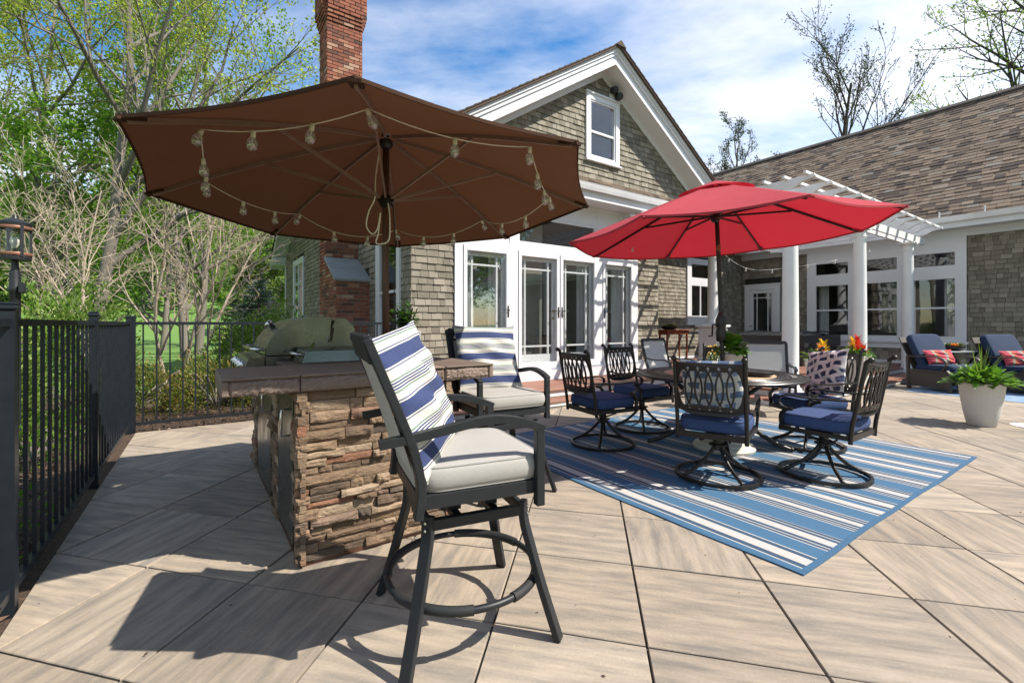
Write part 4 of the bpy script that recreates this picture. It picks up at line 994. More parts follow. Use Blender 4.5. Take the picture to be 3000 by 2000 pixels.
# ------------------------------------------------------------------ fences
def fence(label, posts, spacing=.135):
    a0, c0 = posts[0]; f = thingH('fence', label, 'fence', a0, c0, 0, 'dark metal picket fences')
    for (a, c) in posts:
        b = MB(); b.bx(a-.026, a+.026, c-.026, c+.026, -.05, 1.275); b.bx(a-.034, a+.034, c-.034, c+.034, 1.276, 1.30, .008); b.bx(a-.029, a+.029, c-.029, c+.029, 1.30, 1.312, .004)
        b.build('post', 'fence_metal', f)
    for (p, q) in zip(posts[:-1], posts[1:]):
        d = Vector((q[0]-p[0], q[1]-p[1], 0)); L = d.length; d.normalize(); n = Vector((-d.y, d.x, 0)); P = Vector((p[0], p[1], 0))
        for z, h in ((1.225, .034), (.075, .034)):
            b = MB(); b.bar([P+d*.027+Vector((0, 0, z)), P+d*(L-.027)+Vector((0, 0, z))], .030, h)
            k = .12
            while k < L-.06:
                for s_ in (-1, 1): b.bx(*[v_ for i, v_ in enumerate(sum(([x-.003, x+.003] for x in (P+d*k+n*.015*s_)), []))][:4], z-.003, z+.003)
                k += spacing
            b.build('rail', 'fence_metal', f)
        k = spacing*.75
        while k < L-.05:
            x = P+d*k; b = MB(); b.bx(x.x-.0078, x.x+.0078, x.y-.0078, x.y+.0078, .085, 1.208); b.build('picket', 'fence_metal', f); k += spacing
    return f
fence('dark metal fence running back from the near left post', [(-.655, .95), (-.650, 2.84), (-.620, 4.68), (-.596, 6.74)])
fence('dark metal fence behind the grill, ending at the house corner', [(-.566, 6.772), (2.62, 6.772)][:2], .124)

# ------------------------------------------------------------------ stone bar island
bar = thingH('bar_island', 'stone veneer bar island with brown tiled countertop', 'bar counter', .85, 3.0, 0)
core = MB(); core.bx(.455, 1.245, 2.505, 4.62, 0, .886); core.build('core', 'stone_back', bar)
ROCKS = []
for q in range(14):
    r_ = random.Random(40+q); b = MB(); nu, nz = 8, 4
    ph = [r_.uniform(0, 6) for _ in range(6)]
    def fn(u, v_):
        e = min(u, 1-u, .04)/.04; ez = min(v_, 1-v_, .14)/.14
        d = -1*(0.80+.20*min(e, ez)**.6)+.09*math.sin(u*5+ph[0])*math.sin(v_*4+ph[1])+.05*math.sin(u*13+ph[2]+v_*3)+r_.uniform(-.045, .045)
        return (u, d, v_+.014*math.sin(u*6+ph[3])*(1 if v_ < .5 else -1))
    b.grid(nu, nz, fn)
    # close the back
    top = [i*(nz+1)+nz for i in range(nu+1)]; bot = [i*(nz+1) for i in range(nu+1)]; V0 = len(b.v)
    b.v += [(i/nu, 0.3, 1) for i in range(nu+1)]+[(i/nu, 0.3, 0) for i in range(nu+1)]
    for i in range(nu):
        b.f.append((top[i], top[i+1], V0+i+1, V0+i)); b.f.append((bot[i+1], bot[i], V0+nu+1+i, V0+nu+2+i)); b.tint += [0, 0]
    for side, s0 in ((0, 0), (nu, nu*(nz+1))):
        fcs = [s0+j for j in range(nz+1)]+[V0+side, V0+nu+1+side]; b.f.append(tuple(fcs)); b.tint.append(0)
    me = b.mesh('ledge_stone'); me.materials.append(MATS['ledge_stone']); ROCKS.append(me)
off = OFF[bar]; r_ = random.Random(9)
def stone_face(face, lo, hi, plane, z0, z1, dep=.05):
    z = z0; k = 0
    while z < z1-.012:
        h = min(r_.choice((.030, .036, .040, .046, .056)), z1-z); u = lo
        if z1-z-h < .02: h = z1-z
        while u < hi-.01:
            w_ = r_.choice((.07, .11, .15, .2, .24, .30)); 
            if hi-(u+w_) < .06: w_ = hi-u
            w_ = min(w_, hi-u)
            o = link('ledge_stone', r_.choice(ROCKS), None, bar); d = dep*r_.choice((.3, .45, .6, .75, .9))
            if face == 'front': o.location = (u+.001-off[0], plane-off[1], z-off[2])
            elif face == 'left': o.location = (plane-off[0], u+w_-.001-off[1], z-off[2]); o.rotation_euler = (0, 0, R_(-90))
            else: o.location = (plane-off[0], u+.001-off[1], z-off[2]); o.rotation_euler = (0, 0, R_(90))
            o.scale = (w_-.004, d, h-.0035); u += w_
        z += h; k += 1
stone_face('front', .415, 1.285, 2.505, .02, .880)
stone_face('left', 2.46, 2.64, .455, .02, .880); stone_face('left', 3.14, 3.46, .455, .02, .880); stone_face('left', 4.22, 4.62, .455, .02, .880); stone_face('right', 2.46, 3.2, 1.245, .02, .88)
b = MB(); b.bx(.44, 1.26, 2.49, 2.504, 0, .019); b.bx(.438, .454, 2.505, 4.62, 0, .019); b.build('base_strip', 'brown_pole', bar)
for c0, c1 in ((2.65, 3.13), (3.47, 4.21)):
    b = MB(); b.bx(.428, .454, c0, c1, .05, .84, .004); o = b.build('access_door', 'stainless', bar)
    b = MB(); b.tube([(.428, c0+.06, .76), (.385, c0+.06, .76), (.385, c0+.06, .62), (.428, c0+.06, .62)], .008, 8); b.build('handle', 'chrome', o, smooth=True)
# countertop tiles with thick rough front edge
def tile(a0, a1, c0, c1, z0, z1, bev=.007, rough=0):
    b = MB()
    if not rough: b.bx(a0, a1, c0, c1, z0, z1, bev)
    else:
        rr_ = random.Random(int(a0*100)); nU = 28
        b.grid(nU, 8, lambda u, v_: (a0+(a1-a0)*u, c0+.004*math.sin(u*9)+rr_.uniform(-.0035, .0035)+(.011 if v_ in (0, 1) else .004 if min(v_, 1-v_) < .2 else 0)+(.010 if u in (0, 1) else 0), z0+(z1-z0)*v_+(rr_.uniform(-.002, .002) if 0 < v_ < 1 else 0)))
        b.bx(a0+.001, a1-.001, c0+.0125, c1, z0+.0005, z1-.0005)
    o = b.build('counter_tile', 'counter_tile', bar); return o
js = [.10, .434, .83, 1.22, 1.555]
for i in range(4):
    tile(js[i]+(.035 if i == 0 else .002), js[i+1]-(.035 if i == 3 else .002), 2.44, 2.475, .884, .958, rough=1)       # edge pieces
    tile(js[i]+.002, js[i+1]-.002, 2.435, 3.05, .9585, .970, .004)
tile(.10, .134, 2.44, 3.05, .884, .958); tile(1.521, 1.555, 2.44, 3.05, .884, .958)
b = MB(); b.bx(.135, 1.52, 2.476, 3.045, .887, .958); b.build('substrate', 'stone_back', bar)
xs = [.45, .85, 1.25, 1.50]
for i in range(3):
    for (c0, c1) in ((3.054, 3.42), (3.424, 3.84), (3.844, 4.26), (4.264, 4.68)):
        if i == 0 and 3.42 < c0 < 4.2: continue
        tile(xs[i]+.002, xs[i+1]-.002, c0, c1, .9585, .970, .003)
b = MB(); b.bx(.46, 1.49, 3.051, 4.67, .887, .958); b.build('substrate', 'stone_back', bar)
for c0, c1 in ((3.054, 3.6), (3.604, 4.15), (4.154, 4.68)): tile(1.495, 1.53, c0, c1, .884, .9575)

# ------------------------------------------------------------------ grill set into the bar
gr = thingH('grill', 'stainless steel gas grill with rounded lid set in the bar', 'grill', .70, 3.85, .97)
GC0, GC1 = 3.50, 4.26
b = MB(); b.bx(.40, 1.02, GC0, GC1, .90, 1.0, .004); b.build('firebox', 'stainless', gr)
prof = [(.40, 1.01), (.405, 1.05), (.43, 1.11), (.47, 1.165), (.53, 1.215), (.60, 1.25), (.68, 1.268), (.76, 1.272), (.83, 1.268)]
b = MB(); inner = [(x+.006, z-.008) for x, z in prof][::-1]
b.grid(len(prof)-1, 1, lambda u, v_: (prof[round(u*(len(prof)-1))][0], GC0+.012+(GC1-GC0-.024)*v_, prof[round(u*(len(prof)-1))][1]))
lid = b.build('lid', 'stainless', gr, smooth=True)
for c in (GC0, GC1-.012):
    b = MB(); b.prism([(.405, 1.005)]+prof[1:]+[(.815, 1.12), (.79, 1.07), (.70, 1.085), (.685, 1.06), (.665, 1.02), (.60, 1.005)], 1, c, c+.012); b.build('lid_side', 'stainless', lid)
b = MB(); b.prism([(.66, 1.0), (.72, 1.08), (.83, 1.09), (.86, 1.26), (.93, 1.255), (.985, 1.20), (1.015, 1.09), (1.015, 1.0)], 1, GC0-.006, GC0-.0005); b.prism([(.835, 1.2), (.86, 1.262), (.93, 1.256), (.985, 1.2), (1.015, 1.09), (1.015, 1.0), (.99, 1.0)], 1, GC0, GC1); b.build('rear_hood', 'stainless', gr)
b = MB(); b.tube([(.40, GC0+.06, 1.045), (.345, GC0+.06, 1.045), (.33, GC0+.10, 1.045), (.33, GC1-.10, 1.045), (.345, GC1-.06, 1.045), (.40, GC1-.06, 1.045)], .013, 10); b.build('lid_handle', 'chrome', gr, smooth=True)
b = MB(); b.prism([(.395, 1.0), (.30, .985), (.27, .90), (.395, .885)], 1, GC0-.01, GC1+.01); b.build('control_panel', 'stainless', gr)
for k in range(4):
    b = MB(); b.lathe([(.024, 0), (.026, .01), (.019, .018), (.017, .042), (.0, .045)], 14); b.xf(Matrix.Translation((.283, GC0+.10+k*.19, .945)) @ Matrix.Rotation(R_(-107), 4, 'Y')); b.build('knob', 'chrome', gr, smooth=True)
b = MB(); b.lathe([(.022, 0), (.022, .035), (.03, .037), (.03, .06), (0, .065)], 14); b.xf(Matrix.Translation((.50, GC0+.38, 1.19)) @ Matrix.Rotation(R_(-50), 4, 'Y')); b.build('thermometer', 'chrome', gr, smooth=True)
b = MB(); b.lathe([(.005, 0), (.005, .01), (0, .012)], 8); b.xf(Matrix.Translation((.80, GC0, 1.12)) @ Matrix.Rotation(R_(90), 4, 'X')); b.build('hinge_bolt', 'chrome', gr)
sb = thingH('side_burner', 'stainless side burner with lid and bar handle beside the grill', 'side burner', .85, 3.25, .97)
b = MB(); b.hexa([(.56, 3.10, .971), (1.14, 3.10, .971), (1.14, 3.42, .971), (.56, 3.42, .971), (.585, 3.12, 1.05), (1.12, 3.12, 1.05), (1.12, 3.40, 1.055), (.585, 3.40, 1.055)]); b.build('lid', 'stainless', sb, bevel=.004)
b = MB(); b.tube([(.575, 3.15, 1.02), (.53, 3.15, 1.03), (.52, 3.18, 1.03), (.52, 3.34, 1.03), (.53, 3.37, 1.03), (.575, 3.37, 1.02)], .010, 10); b.build('handle', 'chrome', sb, smooth=True)

# ------------------------------------------------------------------ umbrellas
def umbrella(name, label, cx, cy, rim_z, rad, top_z, rot, tiltx, tilty, cloth, ribm, pole_m, pole_pts, pole_r, n=8, sag=.03, droop=.02, valance=0, vent=False, run_z=None, rib_w=.016):
    u = thing(name, label, 'umbrella', (pole_pts[0][0], pole_pts[0][1], pole_pts[0][2]), 0, None, pole_pts[0])
    def rim(ang, r): 
        x, y = math.sin(ang)*r, math.cos(ang)*r; k = r/rad
        return Vector((cx+x, cy+y, top_z+(rim_z-top_z)*(k*1.0)+(x*tiltx+y*tilty)-droop*math.sin(k*math.pi)*-1))
    b = MB(); NU, NV = 12, 10; r0 = .24 if vent else .03
    for s_ in range(n):
        a0, a1 = rot+2*math.pi*s_/n, rot+2*math.pi*(s_+1)/n
        def fn(p, q):
            r = r0+(rad-r0)*p; A, B = rim(a0, r), rim(a1, r); m = A.lerp(B, q)
            bow = math.sin(q*math.pi)
            m.z -= sag*bow*p**1.3*.6; c_ = Vector((cx, cy, m.z)); m += (c_-m)*(0.022*bow*p**4)
            return m
        b.grid(NU, NV, fn)
    can = b.build('canopy', cloth, u, smooth=True)
    hem = MB()
    for s_ in range(n):
        a0, a1 = rot+2*math.pi*s_/n, rot+2*math.pi*(s_+1)/n; pts = []
        for q in range(11):
            A, B = rim(a0, rad), rim(a1, rad); m = A.lerp(B, q/10); bow = math.sin(q/10*math.pi); m.z -= sag*bow*.6; m += (Vector((cx, cy, m.z))-m)*(0.022*bow); pts.append(m)
        hem.sweep(pts, [(-.003, -.012), (.003, -.012), (.003, .004), (-.003, .004)], (0, 0, 1))
    hem.build('hem', cloth, can)
    if vent:
        b = MB()
        for s_ in range(n):
            a0, a1 = rot+2*math.pi*s_/n, rot+2*math.pi*(s_+1)/n
            def fv(p, q):
                r = .02+.34*p; m = rim(a0, r).lerp(rim(a1, r), q); m.z += .022+.012*math.sin(q*math.pi)*p; return m
            b.grid(4, 6, fv)
        b.build('vent_flap', cloth, can, smooth=True)
    crown = Vector((cx, cy, top_z-.05)); rz = run_z
    for s_ in range(n):
        a0 = rot+2*math.pi*s_/n; e = rim(a0, rad*.975)-Vector((0, 0, .022)); st_ = rim(a0, .06)-Vector((0, 0, .035))
        b = MB(); pts = [st_.lerp(e, k/6) for k in range(7)]
        for k in range(7):
            r = .06+(rad*.975-.06)*k/6; pts[k] = rim(a0, r)-Vector((0, 0, .022))
        b.bar(pts, rib_w*.75, rib_w*1.35); rib = b.build('rib', ribm, u)
        mid = rim(a0, rad*.52)-Vector((0, 0, .035)); b = MB(); c0 = Vector((cx+math.sin(a0)*.05, cy+math.cos(a0)*.05, rz)); b.bar([c0, mid], rib_w*.7, rib_w*1.1); b.build('strut', ribm, rib)
        b = MB(); p1, p2 = rim(a0, rad*.93), rim(a0, rad*1.002); b.bar([p1-Vector((0, 0, .02)), p2-Vector((0, 0, .012))], .05, .012); b.build('corner_pocket', cloth, can)
    b = MB(); b.tube(pole_pts, pole_r, 16); b.build('pole', pole_m, u, smooth=True)
    b = MB(); b.lathe([(pole_r+.004, -.06), (pole_r+.02, -.045), (pole_r+.02, -.03), (pole_r+.028, -.025), (pole_r+.028, .0), (pole_r+.018, .012), (pole_r+.012, .02)], 20, (cx, cy, rz)); b.build('runner', ribm if pole_m != 'brown_pole' else 'bronze_metal', u, auto=40)
    b = MB(); b.lathe([(pole_r+.006, -.05), (pole_r+.022, -.03), (pole_r+.022, 0), (.015, .01)], 20, (cx, cy, top_z-.045)); b.build('crown_hub', ribm if pole_m != 'brown_pole' else 'bronze_metal', u, auto=40)
    return u, rim
BU = (-.818, 2.98)
UR = -R_(10.8)
bu, brim = umbrella('patio_umbrella', 'large brown market umbrella standing in the bar, hung with string lights', BU[0], BU[1], 2.027, 1.375, 2.45, UR, .03, -.046, 'brown_canvas', 'brown_rib', 'brown_pole',
                    [(BU[0], BU[1], .971), (BU[0]-.004, BU[1], 1.6), (BU[0], BU[1], 2.42)], .021, sag=.02, droop=.03, run_z=2.03, rib_w=.0165)
b = MB(); b.lathe([(.03, 0), (.045, .004), (.045, .016), (.026, .03), (.024, .05)], 18, (BU[0], BU[1], .971)); b.build('pole_collar', 'bronze_metal', bu, smooth=True)
TC = (2.02, 4.50)
ru, rrim = umbrella('patio_umbrella', 'red tilting umbrella over the round dining table', 1.99, 4.49, 2.075, 1.43, 2.60, 0.0, .041, -.003, 'red_canvas', 'black_metal', 'black_metal',
                    [(TC[0]+.055, TC[1], .19), (TC[0]+.04, TC[1], 1.0), (TC[0]+.0, 4.495, 1.95), (1.99, 4.49, 2.56)], .0205, sag=.05, droop=.0, vent=True, run_z=2.27, rib_w=.017)
b = MB(); b.lathe([(.025, 0), (.045, .02), (.05, .10), (.038, .14), (.05, .16), (.05, .22), (.03, .27), (.024, .29)], 18, (TC[0]+.028, TC[1], 1.04)); b.tube([(TC[0]-.02, TC[1]-.01, 1.21), (TC[0]-.06, TC[1]-.02, 1.21), (TC[0]-.065, TC[1]-.02, 1.10), (TC[0]-.10, TC[1]-.02, 1.10)], .009, 8)
b.build('crank', 'black_metal', ru, smooth=True)
b = MB(); b.lathe([(.0225, 0), (.0225, .06)], 18, (TC[0]+.001, 4.495, 1.93)); b.build('pole_joint', 'copper', ru)
b = MB(); b.bx(1.30, 1.312, 4.95, 4.99, 2.0, 2.04); b.build('care_label', 'white_trim', ru)
ub = thing('umbrella_base', 'cream round stepped umbrella base under the dining table', 'umbrella base', (TC[0]+.055, TC[1], .006))
b = MB(); b.lathe([(.28, 0), (.285, .02), (.27, .04), (.245, .05), (.235, .065), (.19, .075), (.17, .095), (.10, .105), (.07, .115)], 40); b.build('disc', 'base_resin', ub, auto=30)
b = MB(); b.lathe([(.04, .115), (.032, .13), (.03, .30), (.034, .305), (.034, .33)], 18); b.build('socket_tube', 'base_resin', ub, smooth=True)

# string lights round the brown umbrella
sl_t = thing('string_light', 'string of clear globe bulbs looped round the brown umbrella', 'string lights', (BU[0], BU[1], 2.0), 0, None, (BU[0], BU[1], 2.0))
bulb_me = MB(); bulb_me.lathe([(.007, -.012), (.012, -.016), (.0185, -.026), (.0215, -.040), (.0195, -.054), (.013, -.064), (.004, -.0675)], 14, capb=False); BM = bulb_me.mesh('bulb', smooth=True); BM.materials.append(MATS['bulb_glass'])
sk_me = MB(); sk_me.lathe([(.006, .016), (.0095, .012), (.0095, -.012), (.008, -.014)], 10); SM = sk_me.mesh('socket', smooth=True); SM.materials.append(MATS['socket_cream'])
fl_me = MB(); fl_me.lathe([(.003, -.014), (.0035, -.034), (.002, -.045)], 6); FM = fl_me.mesh('filament_stem'); FM.materials.append(MATS['bulb_white'])
def bulb(parent, p, tilt=(0, 0)):
    off = OFF[parent]; o = link('bulb', BM, None, parent); o.scale = (1.12,)*3; o.location = (p[0]-off[0], p[1]-off[1], p[2]-off[2]); o.rotation_euler = (tilt[0], tilt[1], 0)
    s_ = link('socket', SM, None, o); f_ = link('filament_stem', FM, None, o); return o
anch = []
for k in range(8):
    a_ = UR+2*math.pi*k/8; rr = (.76, .74, .80, .80, .70, .78, .76, .72)[k]*1.375
    anch.append(brim(a_, rr)-Vector((0, 0, .055)))
wire = MB()
order = [0, 1, 2, 3, 4, 5, 6, 7]
for k in range(8):
    A, B = anch[k], anch[(k+1) % 8]; pts = []
    sgm = (.10, .09, .05, .045, .045, .05, .05, .11)[k]
    for q in range(13):
        s_ = q/12; p = A.lerp(B, s_); p.z -= sgm*4*s_*(1-s_); pts.append(p)
    wire.tube(pts, .0028, 5)
    bulb(sl_t, A-Vector((0, 0, .016)), (random.uniform(-.5, .5), random.uniform(-.5, .5)))
    for s_ in ((.33, .68) if k not in (3,) else (.5,)):
        p = A.lerp(B, s_); p.z -= sgm*4*s_*(1-s_)+.014; bulb(sl_t, p, (random.uniform(-.12, .12), random.uniform(-.12, .12)))
wire.build('wire', 'wire_cream', sl_t, smooth=True)
cb_ = thing('pull_cord', 'cream pull cord coiled beside the brown umbrella pole', 'cord', (BU[0], BU[1], 1.9), 0, None, (BU[0], BU[1], 1.9))
b = MB(); x0, y0 = BU
def sp(pts, n=8):
    P = [Vector(p) for p in pts]; out = []
    for i in range(len(P)-1):
        p0, p1, p2, p3 = P[max(i-1, 0)], P[i], P[i+1], P[min(i+2, len(P)-1)]
        for k in range(n):
            t_ = k/n; out.append(.5*((2*p1)+(p2-p0)*t_+(2*p0-5*p1+4*p2-p3)*t_*t_+(3*p1-p0-3*p2+p3)*t_**3))
    return out+[P[-1]]
b.tube(sp([(x0-.03, y0-.03, 2.36), (x0-.05, y0-.06, 2.15), (x0-.055, y0-.06, 2.02), (x0-.09, y0-.07, 1.93), (x0-.105, y0-.07, 1.84), (x0-.07, y0-.06, 1.79), (x0-.04, y0-.05, 1.83), (x0-.025, y0-.04, 1.93), (x0-.035, y0-.05, 1.80), (x0-.05, y0-.05, 1.74), (x0-.02, y0-.04, 1.73), (x0+.03, y0-.04, 1.76), (x0+.035, y0-.04, 1.9), (x0+.02, y0-.03, 2.0)]), .0045, 6); b.build('cord', 'wire_cream', cb_, smooth=True)
b = MB(); b.tube(sp([(x0+.035, y0+.02, 2.05), (x0+.05, y0+.03, 1.8), (x0+.045, y0+.03, 1.5), (x0+.05, y0+.035, 1.2), (x0+.06, y0+.1, .985), (x0+.2, y0+.15, .978)]), .0035, 6); b.build('power_cable', 'black_metal', sl_t, smooth=True)
# string lights on the pergola
pl = thingH('string_light', 'white string lights with small clear bulbs draped under the pergola', 'string lights', 10, 4.5, 3.0)
b = MB(); pp = [(7.6, 3.7, 2.98), (9.2, 5.2, 2.80), (10.7, 6.3, 2.95), (12.0, 6.2, 2.62), (13.3, 5.2, 2.78), (14.2, 4.6, 3.05), (12.5, 3.9, 2.95), (10.7, 3.7, 2.98)]
cur = sp([W(*p) for p in pp], 10); off = OFF[pl]
inv = Matrix.Rotation(-HROT, 4, 'Z')
loc = [inv @ p for p in cur]; b.tube(loc, .004, 5); b.build('wire', 'wire_white', pl, smooth=True)
for k in range(3, len(loc)-2, 5): bulb(pl, loc[k]-Vector((0, 0, .02)))
# ------------------------------------------------------------------ cushions and pillows
def superq(x, n): return math.copysign(abs(x)**n, x)
def cushion_mb(w, d, h, nu=20, puff=.25, sq=.22):
    """box cushion, x forward (d), y across (w), bottom at z=0"""
    b = MB()
    def fn(side):
        def f_(u, v_):
            x, y = 2*u-1, 2*v_-1
            rx = math.copysign(1-(1-abs(x))**1.0, x); 
            k = (1-abs(x)**7)*(1-abs(y)**7); k = max(k, 0)**.5
            cr = 1-.045*(abs(x)*abs(y))**4
            z = h/2+side*(h*.36+h*.14*k+h*puff*.25*(1-x*x)*(1-y*y))*(k**.35 if k > 0 else 0)
            return (x*d/2*cr, y*w/2*cr, z)
        return f_
    b.grid(nu, nu, fn(1)); b.grid(nu, nu, fn(-1), True)
    return b
def cushion(parent, name, m, w, d, h, loc, rot=(0, 0, 0), pipe=None, puff=.25):
    """a box cushion with rounded sides and piping at both edges"""
    b = MB(); n = 14
    ring = []
    for k in range(56):
        t_ = 2*math.pi*k/56; ring.append((superq(math.cos(t_), .28)*d/2, superq(math.sin(t_), .28)*w/2))
    lv = [(0.0, .90), (h*.06, .97), (h*.25, 1.0), (h*.5, 1.012), (h*.75, 1.0), (h*.92, .975), (h*.985, .93)]
    vs = [(x*s_, y*s_, z) for z, s_ in lv for x, y in ring]; fs = []
    for i in range(len(lv)-1):
        for k in range(56): fs.append((i*56+k, i*56+(k+1) % 56, (i+1)*56+(k+1) % 56, (i+1)*56+k))
    # top dome rings
    base_i = (len(lv)-1)*56; last = base_i; V = list(vs)
    for s_, dz in ((.84, .01), (.65, .04), (.42, .062), (.2, .07)):
        st_ = len(V); V += [(x*s_, y*s_, h*.985+h*dz*puff*4) for x, y in ring]
        for k in range(56): fs.append((last+k, last+(k+1) % 56, st_+(k+1) % 56, st_+k))
        last = st_
    ci = len(V); V.append((0, 0, h*.985+h*.072*puff*4)); fs += [(last+k, last+(k+1) % 56, ci) for k in range(56)]
    fs.append(tuple(range(55, -1, -1))); b.add(V, fs)
    o = b.build(name, m, None, smooth=True); o.parent = parent; o.location = loc; o.rotation_euler = rot
    if pipe:
        p = MB(); p.tube([(x*.968, y*.968, h*.93) for x, y in ring], .0042, 5, closed=True); p.tube([(x*.962, y*.962, h*.055) for x, y in ring], .0042, 5, closed=True)
        q = p.build('piping', pipe, None, smooth=True); q.parent = o
    return o
def pillow(parent, name, m, w, h, t_, loc, rot, label=None, cat=None, sub=False):
    """throw pillow: lies in its own y (width) - z (height) plane, thick along x"""
    b = MB(); nu = 26; r_ = random.Random(int(w*1000+h*77))
    ph = [r_.uniform(0, 6.28) for _ in range(6)]
    def fn(side):
        def f_(u, v_):
            y, z = 2*u-1, 2*v_-1
            k = max(0, (1-y*y))**.55*max(0, (1-z*z))**.55
            ear = 1-.075*((1-abs(y)**2)+(1-abs(z)**2))*.5*(abs(y)**8+abs(z)**8)
            wr = .012*math.sin(7*y+ph[0]+3*z)*math.sin(5*z+ph[1])+.008*math.sin(13*z+ph[2]+5*y)
            e = abs(y*z)**3
            return (side*(t_/2*k)+wr*(k+.15)+.02*e*math.sin(ph[3]+2*y), y*w/2*(1-.055*(1-z**4)*abs(y)**6)*ear**.3, z*h/2*(1-.055*(1-y**4)*abs(z)**6))
        return f_
    b.grid(nu, nu, fn(1)); b.grid(nu, nu, fn(-1), True)
    o = b.build(name, m, None, smooth=True); o.location = loc; o.rotation_euler = rot
    if parent: o.parent = parent
    return o

# ------------------------------------------------------------------ bar stools  (local: faces +x)
def make_stool(label):
    t = thing('bar_stool', label, 'bar stool', (0, 0, 0), 0, 'swivel bar stools'); m = 'stool_metal'
    for s_ in (-1, 1):
        y = s_*.268
        b = MB(); b.bar(sp([(-.245, y, .545), (-.235, y, .66), (-.265, y, .80), (-.345, y, 1.00), (-.415, y, 1.17)], 6), .030, .046, (0, 1, 0)); b.build('back_upright', m, t, bevel=.004)
        b = MB(); b.bar(sp([(-.375, y*1.01, .815), (-.20, y*1.01, .838), (.0, y*1.01, .868), (.12, y*1.01, .858), (.215, y*1.01, .826), (.238, y*1.01, .815)], 6), .036, .030, (0, 0, 1)); b.build('arm', m, t, bevel=.005)
        b = MB(); b.bar([(.222, y*1.01, .815), (.222, y*1.01, .525)], .034, .036, (0, 1, 0)); b.build('arm_post', m, t, bevel=.004)
        b = MB(); b.bar([(-.235, y*.93, .595), (.215, y*.93, .595)], .026, .052); b.build('seat_rail', m, t, bevel=.003)
    b = MB(); b.bar([(.222, -.25, .59), (.222, .25, .59)], .026, .05); b.bar([(-.225, -.25, .59), (-.225, .25, .59)], .026, .05); b.build('cross_rail', m, t, bevel=.003)
    b = MB(); b.bar([(-.405, -.268, 1.135), (-.405, .268, 1.135)], .026, .10, (-.25, 0, 1)); b.build('top_rail', m, t, bevel=.004)
    b = MB(); b.grid(10, 6, lambda u, v_: (-.262-.135*u**1.15, -.252+.504*v_, .70+.40*u)); b.build('back_sling', 'sling_fabric', t, smooth=True)
    # swivel plate and base frame
    b = MB(); b.bx(-.12, .12, -.12, .12, .545, .565); b.bx(-.10, -.05, -.14, .14, .505, .545); b.bx(.05, .10, -.14, .14, .505, .545); b.build('swivel_plate', m, t, bevel=.002)
    h_ = .19
    b = MB(); cn = [(h_, h_), (-h_, h_), (-h_, -h_), (h_, -h_)]
    for k in range(4): p, q = cn[k], cn[(k+1) % 4]; b.bar([(p[0], p[1], .485), (q[0], q[1], .485)], .028, .04)
    b.bar([(-.075, -h_, .49), (-.075, h_, .49)], .03, .03); b.bar([(.075, -h_, .49), (.075, h_, .49)], .03, .03); b.build('base_frame', m, t, bevel=.003)
    for (sx, sy) in ((1, 1), (-1, 1), (-1, -1), (1, -1)):
        k = h_; F_ = .295; pts = sp([(sx*k, sy*k, .52), (sx*(k+.004), sy*(k+.004), .44), (sx*(k+.022), sy*(k+.022), .35), (sx*(k+.055), sy*(k+.055), .20), (sx*F_, sy*F_, 0)], 5)
        b = MB(); b.bar(pts, .044, .026, (sx, sy, 0)); l = b.build('leg', m, t, bevel=.003)
        b = MB()
        for z in (.50, .472):
            n0 = len(b.v); b.lathe([(.006, 0), (.006, .004), (.003, .006)], 8); b.xf(Matrix.Translation((sx*(k+.014), sy*(k+.014), z)) @ Vector((sx, sy, 0)).to_track_quat('Z', 'Y').to_matrix().to_4x4(), n0)
        b.build('bolt', 'chrome', l)
    ring = [(.305*math.cos(2*math.pi*k/48), .305*math.sin(2*math.pi*k/48), .205) for k in range(48)]
    b = MB(); b.tube(ring, .0135, 10, closed=True); fr = b.build('foot_ring', m, t, smooth=True)
    for a0 in (50, 140, 230, 320):
        b = MB(); b.tube([(.305*math.cos(R_(a0+k*5)), .305*math.sin(R_(a0+k*5)), .205) for k in range(-6, 7)], .0185, 12); b.build('ring_sleeve', 'rubber', fr, auto=50)
    cushion(t, 'seat_cushion', 'cushion_grey', .535, .50, .095, (.005, 0, .622), (0, 0, 0), 'piping_grey', .3)
    return t
st1 = make_stool('near bar stool with striped pillow, in front of the stone island')
st2 = copy_tree(st1, (-.085, 3.46, 0), R_(-62), 'far bar stool with striped pillow, by the right end of the bar')
st1.location = (-.207, 1.925, 0); st1.rotation_euler = (0, 0, R_(23.5))
def on(stool, x, y, z):
    M = Matrix.Translation(stool.location) @ Matrix.Rotation(stool.rotation_euler.z, 4, 'Z'); return M @ Vector((x, y, z))
for st_, lab, rx, tz in ((st1, 'blue and white striped pillow on the near bar stool', 0.12, -30), (st2, 'blue and white striped pillow on the far bar stool', -0.03, 0)):
    p = on(st_, -.195 if tz else -.225, -.035 if tz else 0, .95); o = pillow(None, 'throw_pillow', 'pillow_stripe', .54, .55, .13, p, (0, 0, 0)); 
    o.rotation_euler = (Matrix.Rotation(st_.rotation_euler.z+R_(tz), 4, 'Z') @ Matrix.Rotation(R_(-22), 4, 'Y') @ Matrix.Rotation(rx, 4, 'X')).to_euler()
    tag(o, lab, 'pillow', 'striped throw pillows')

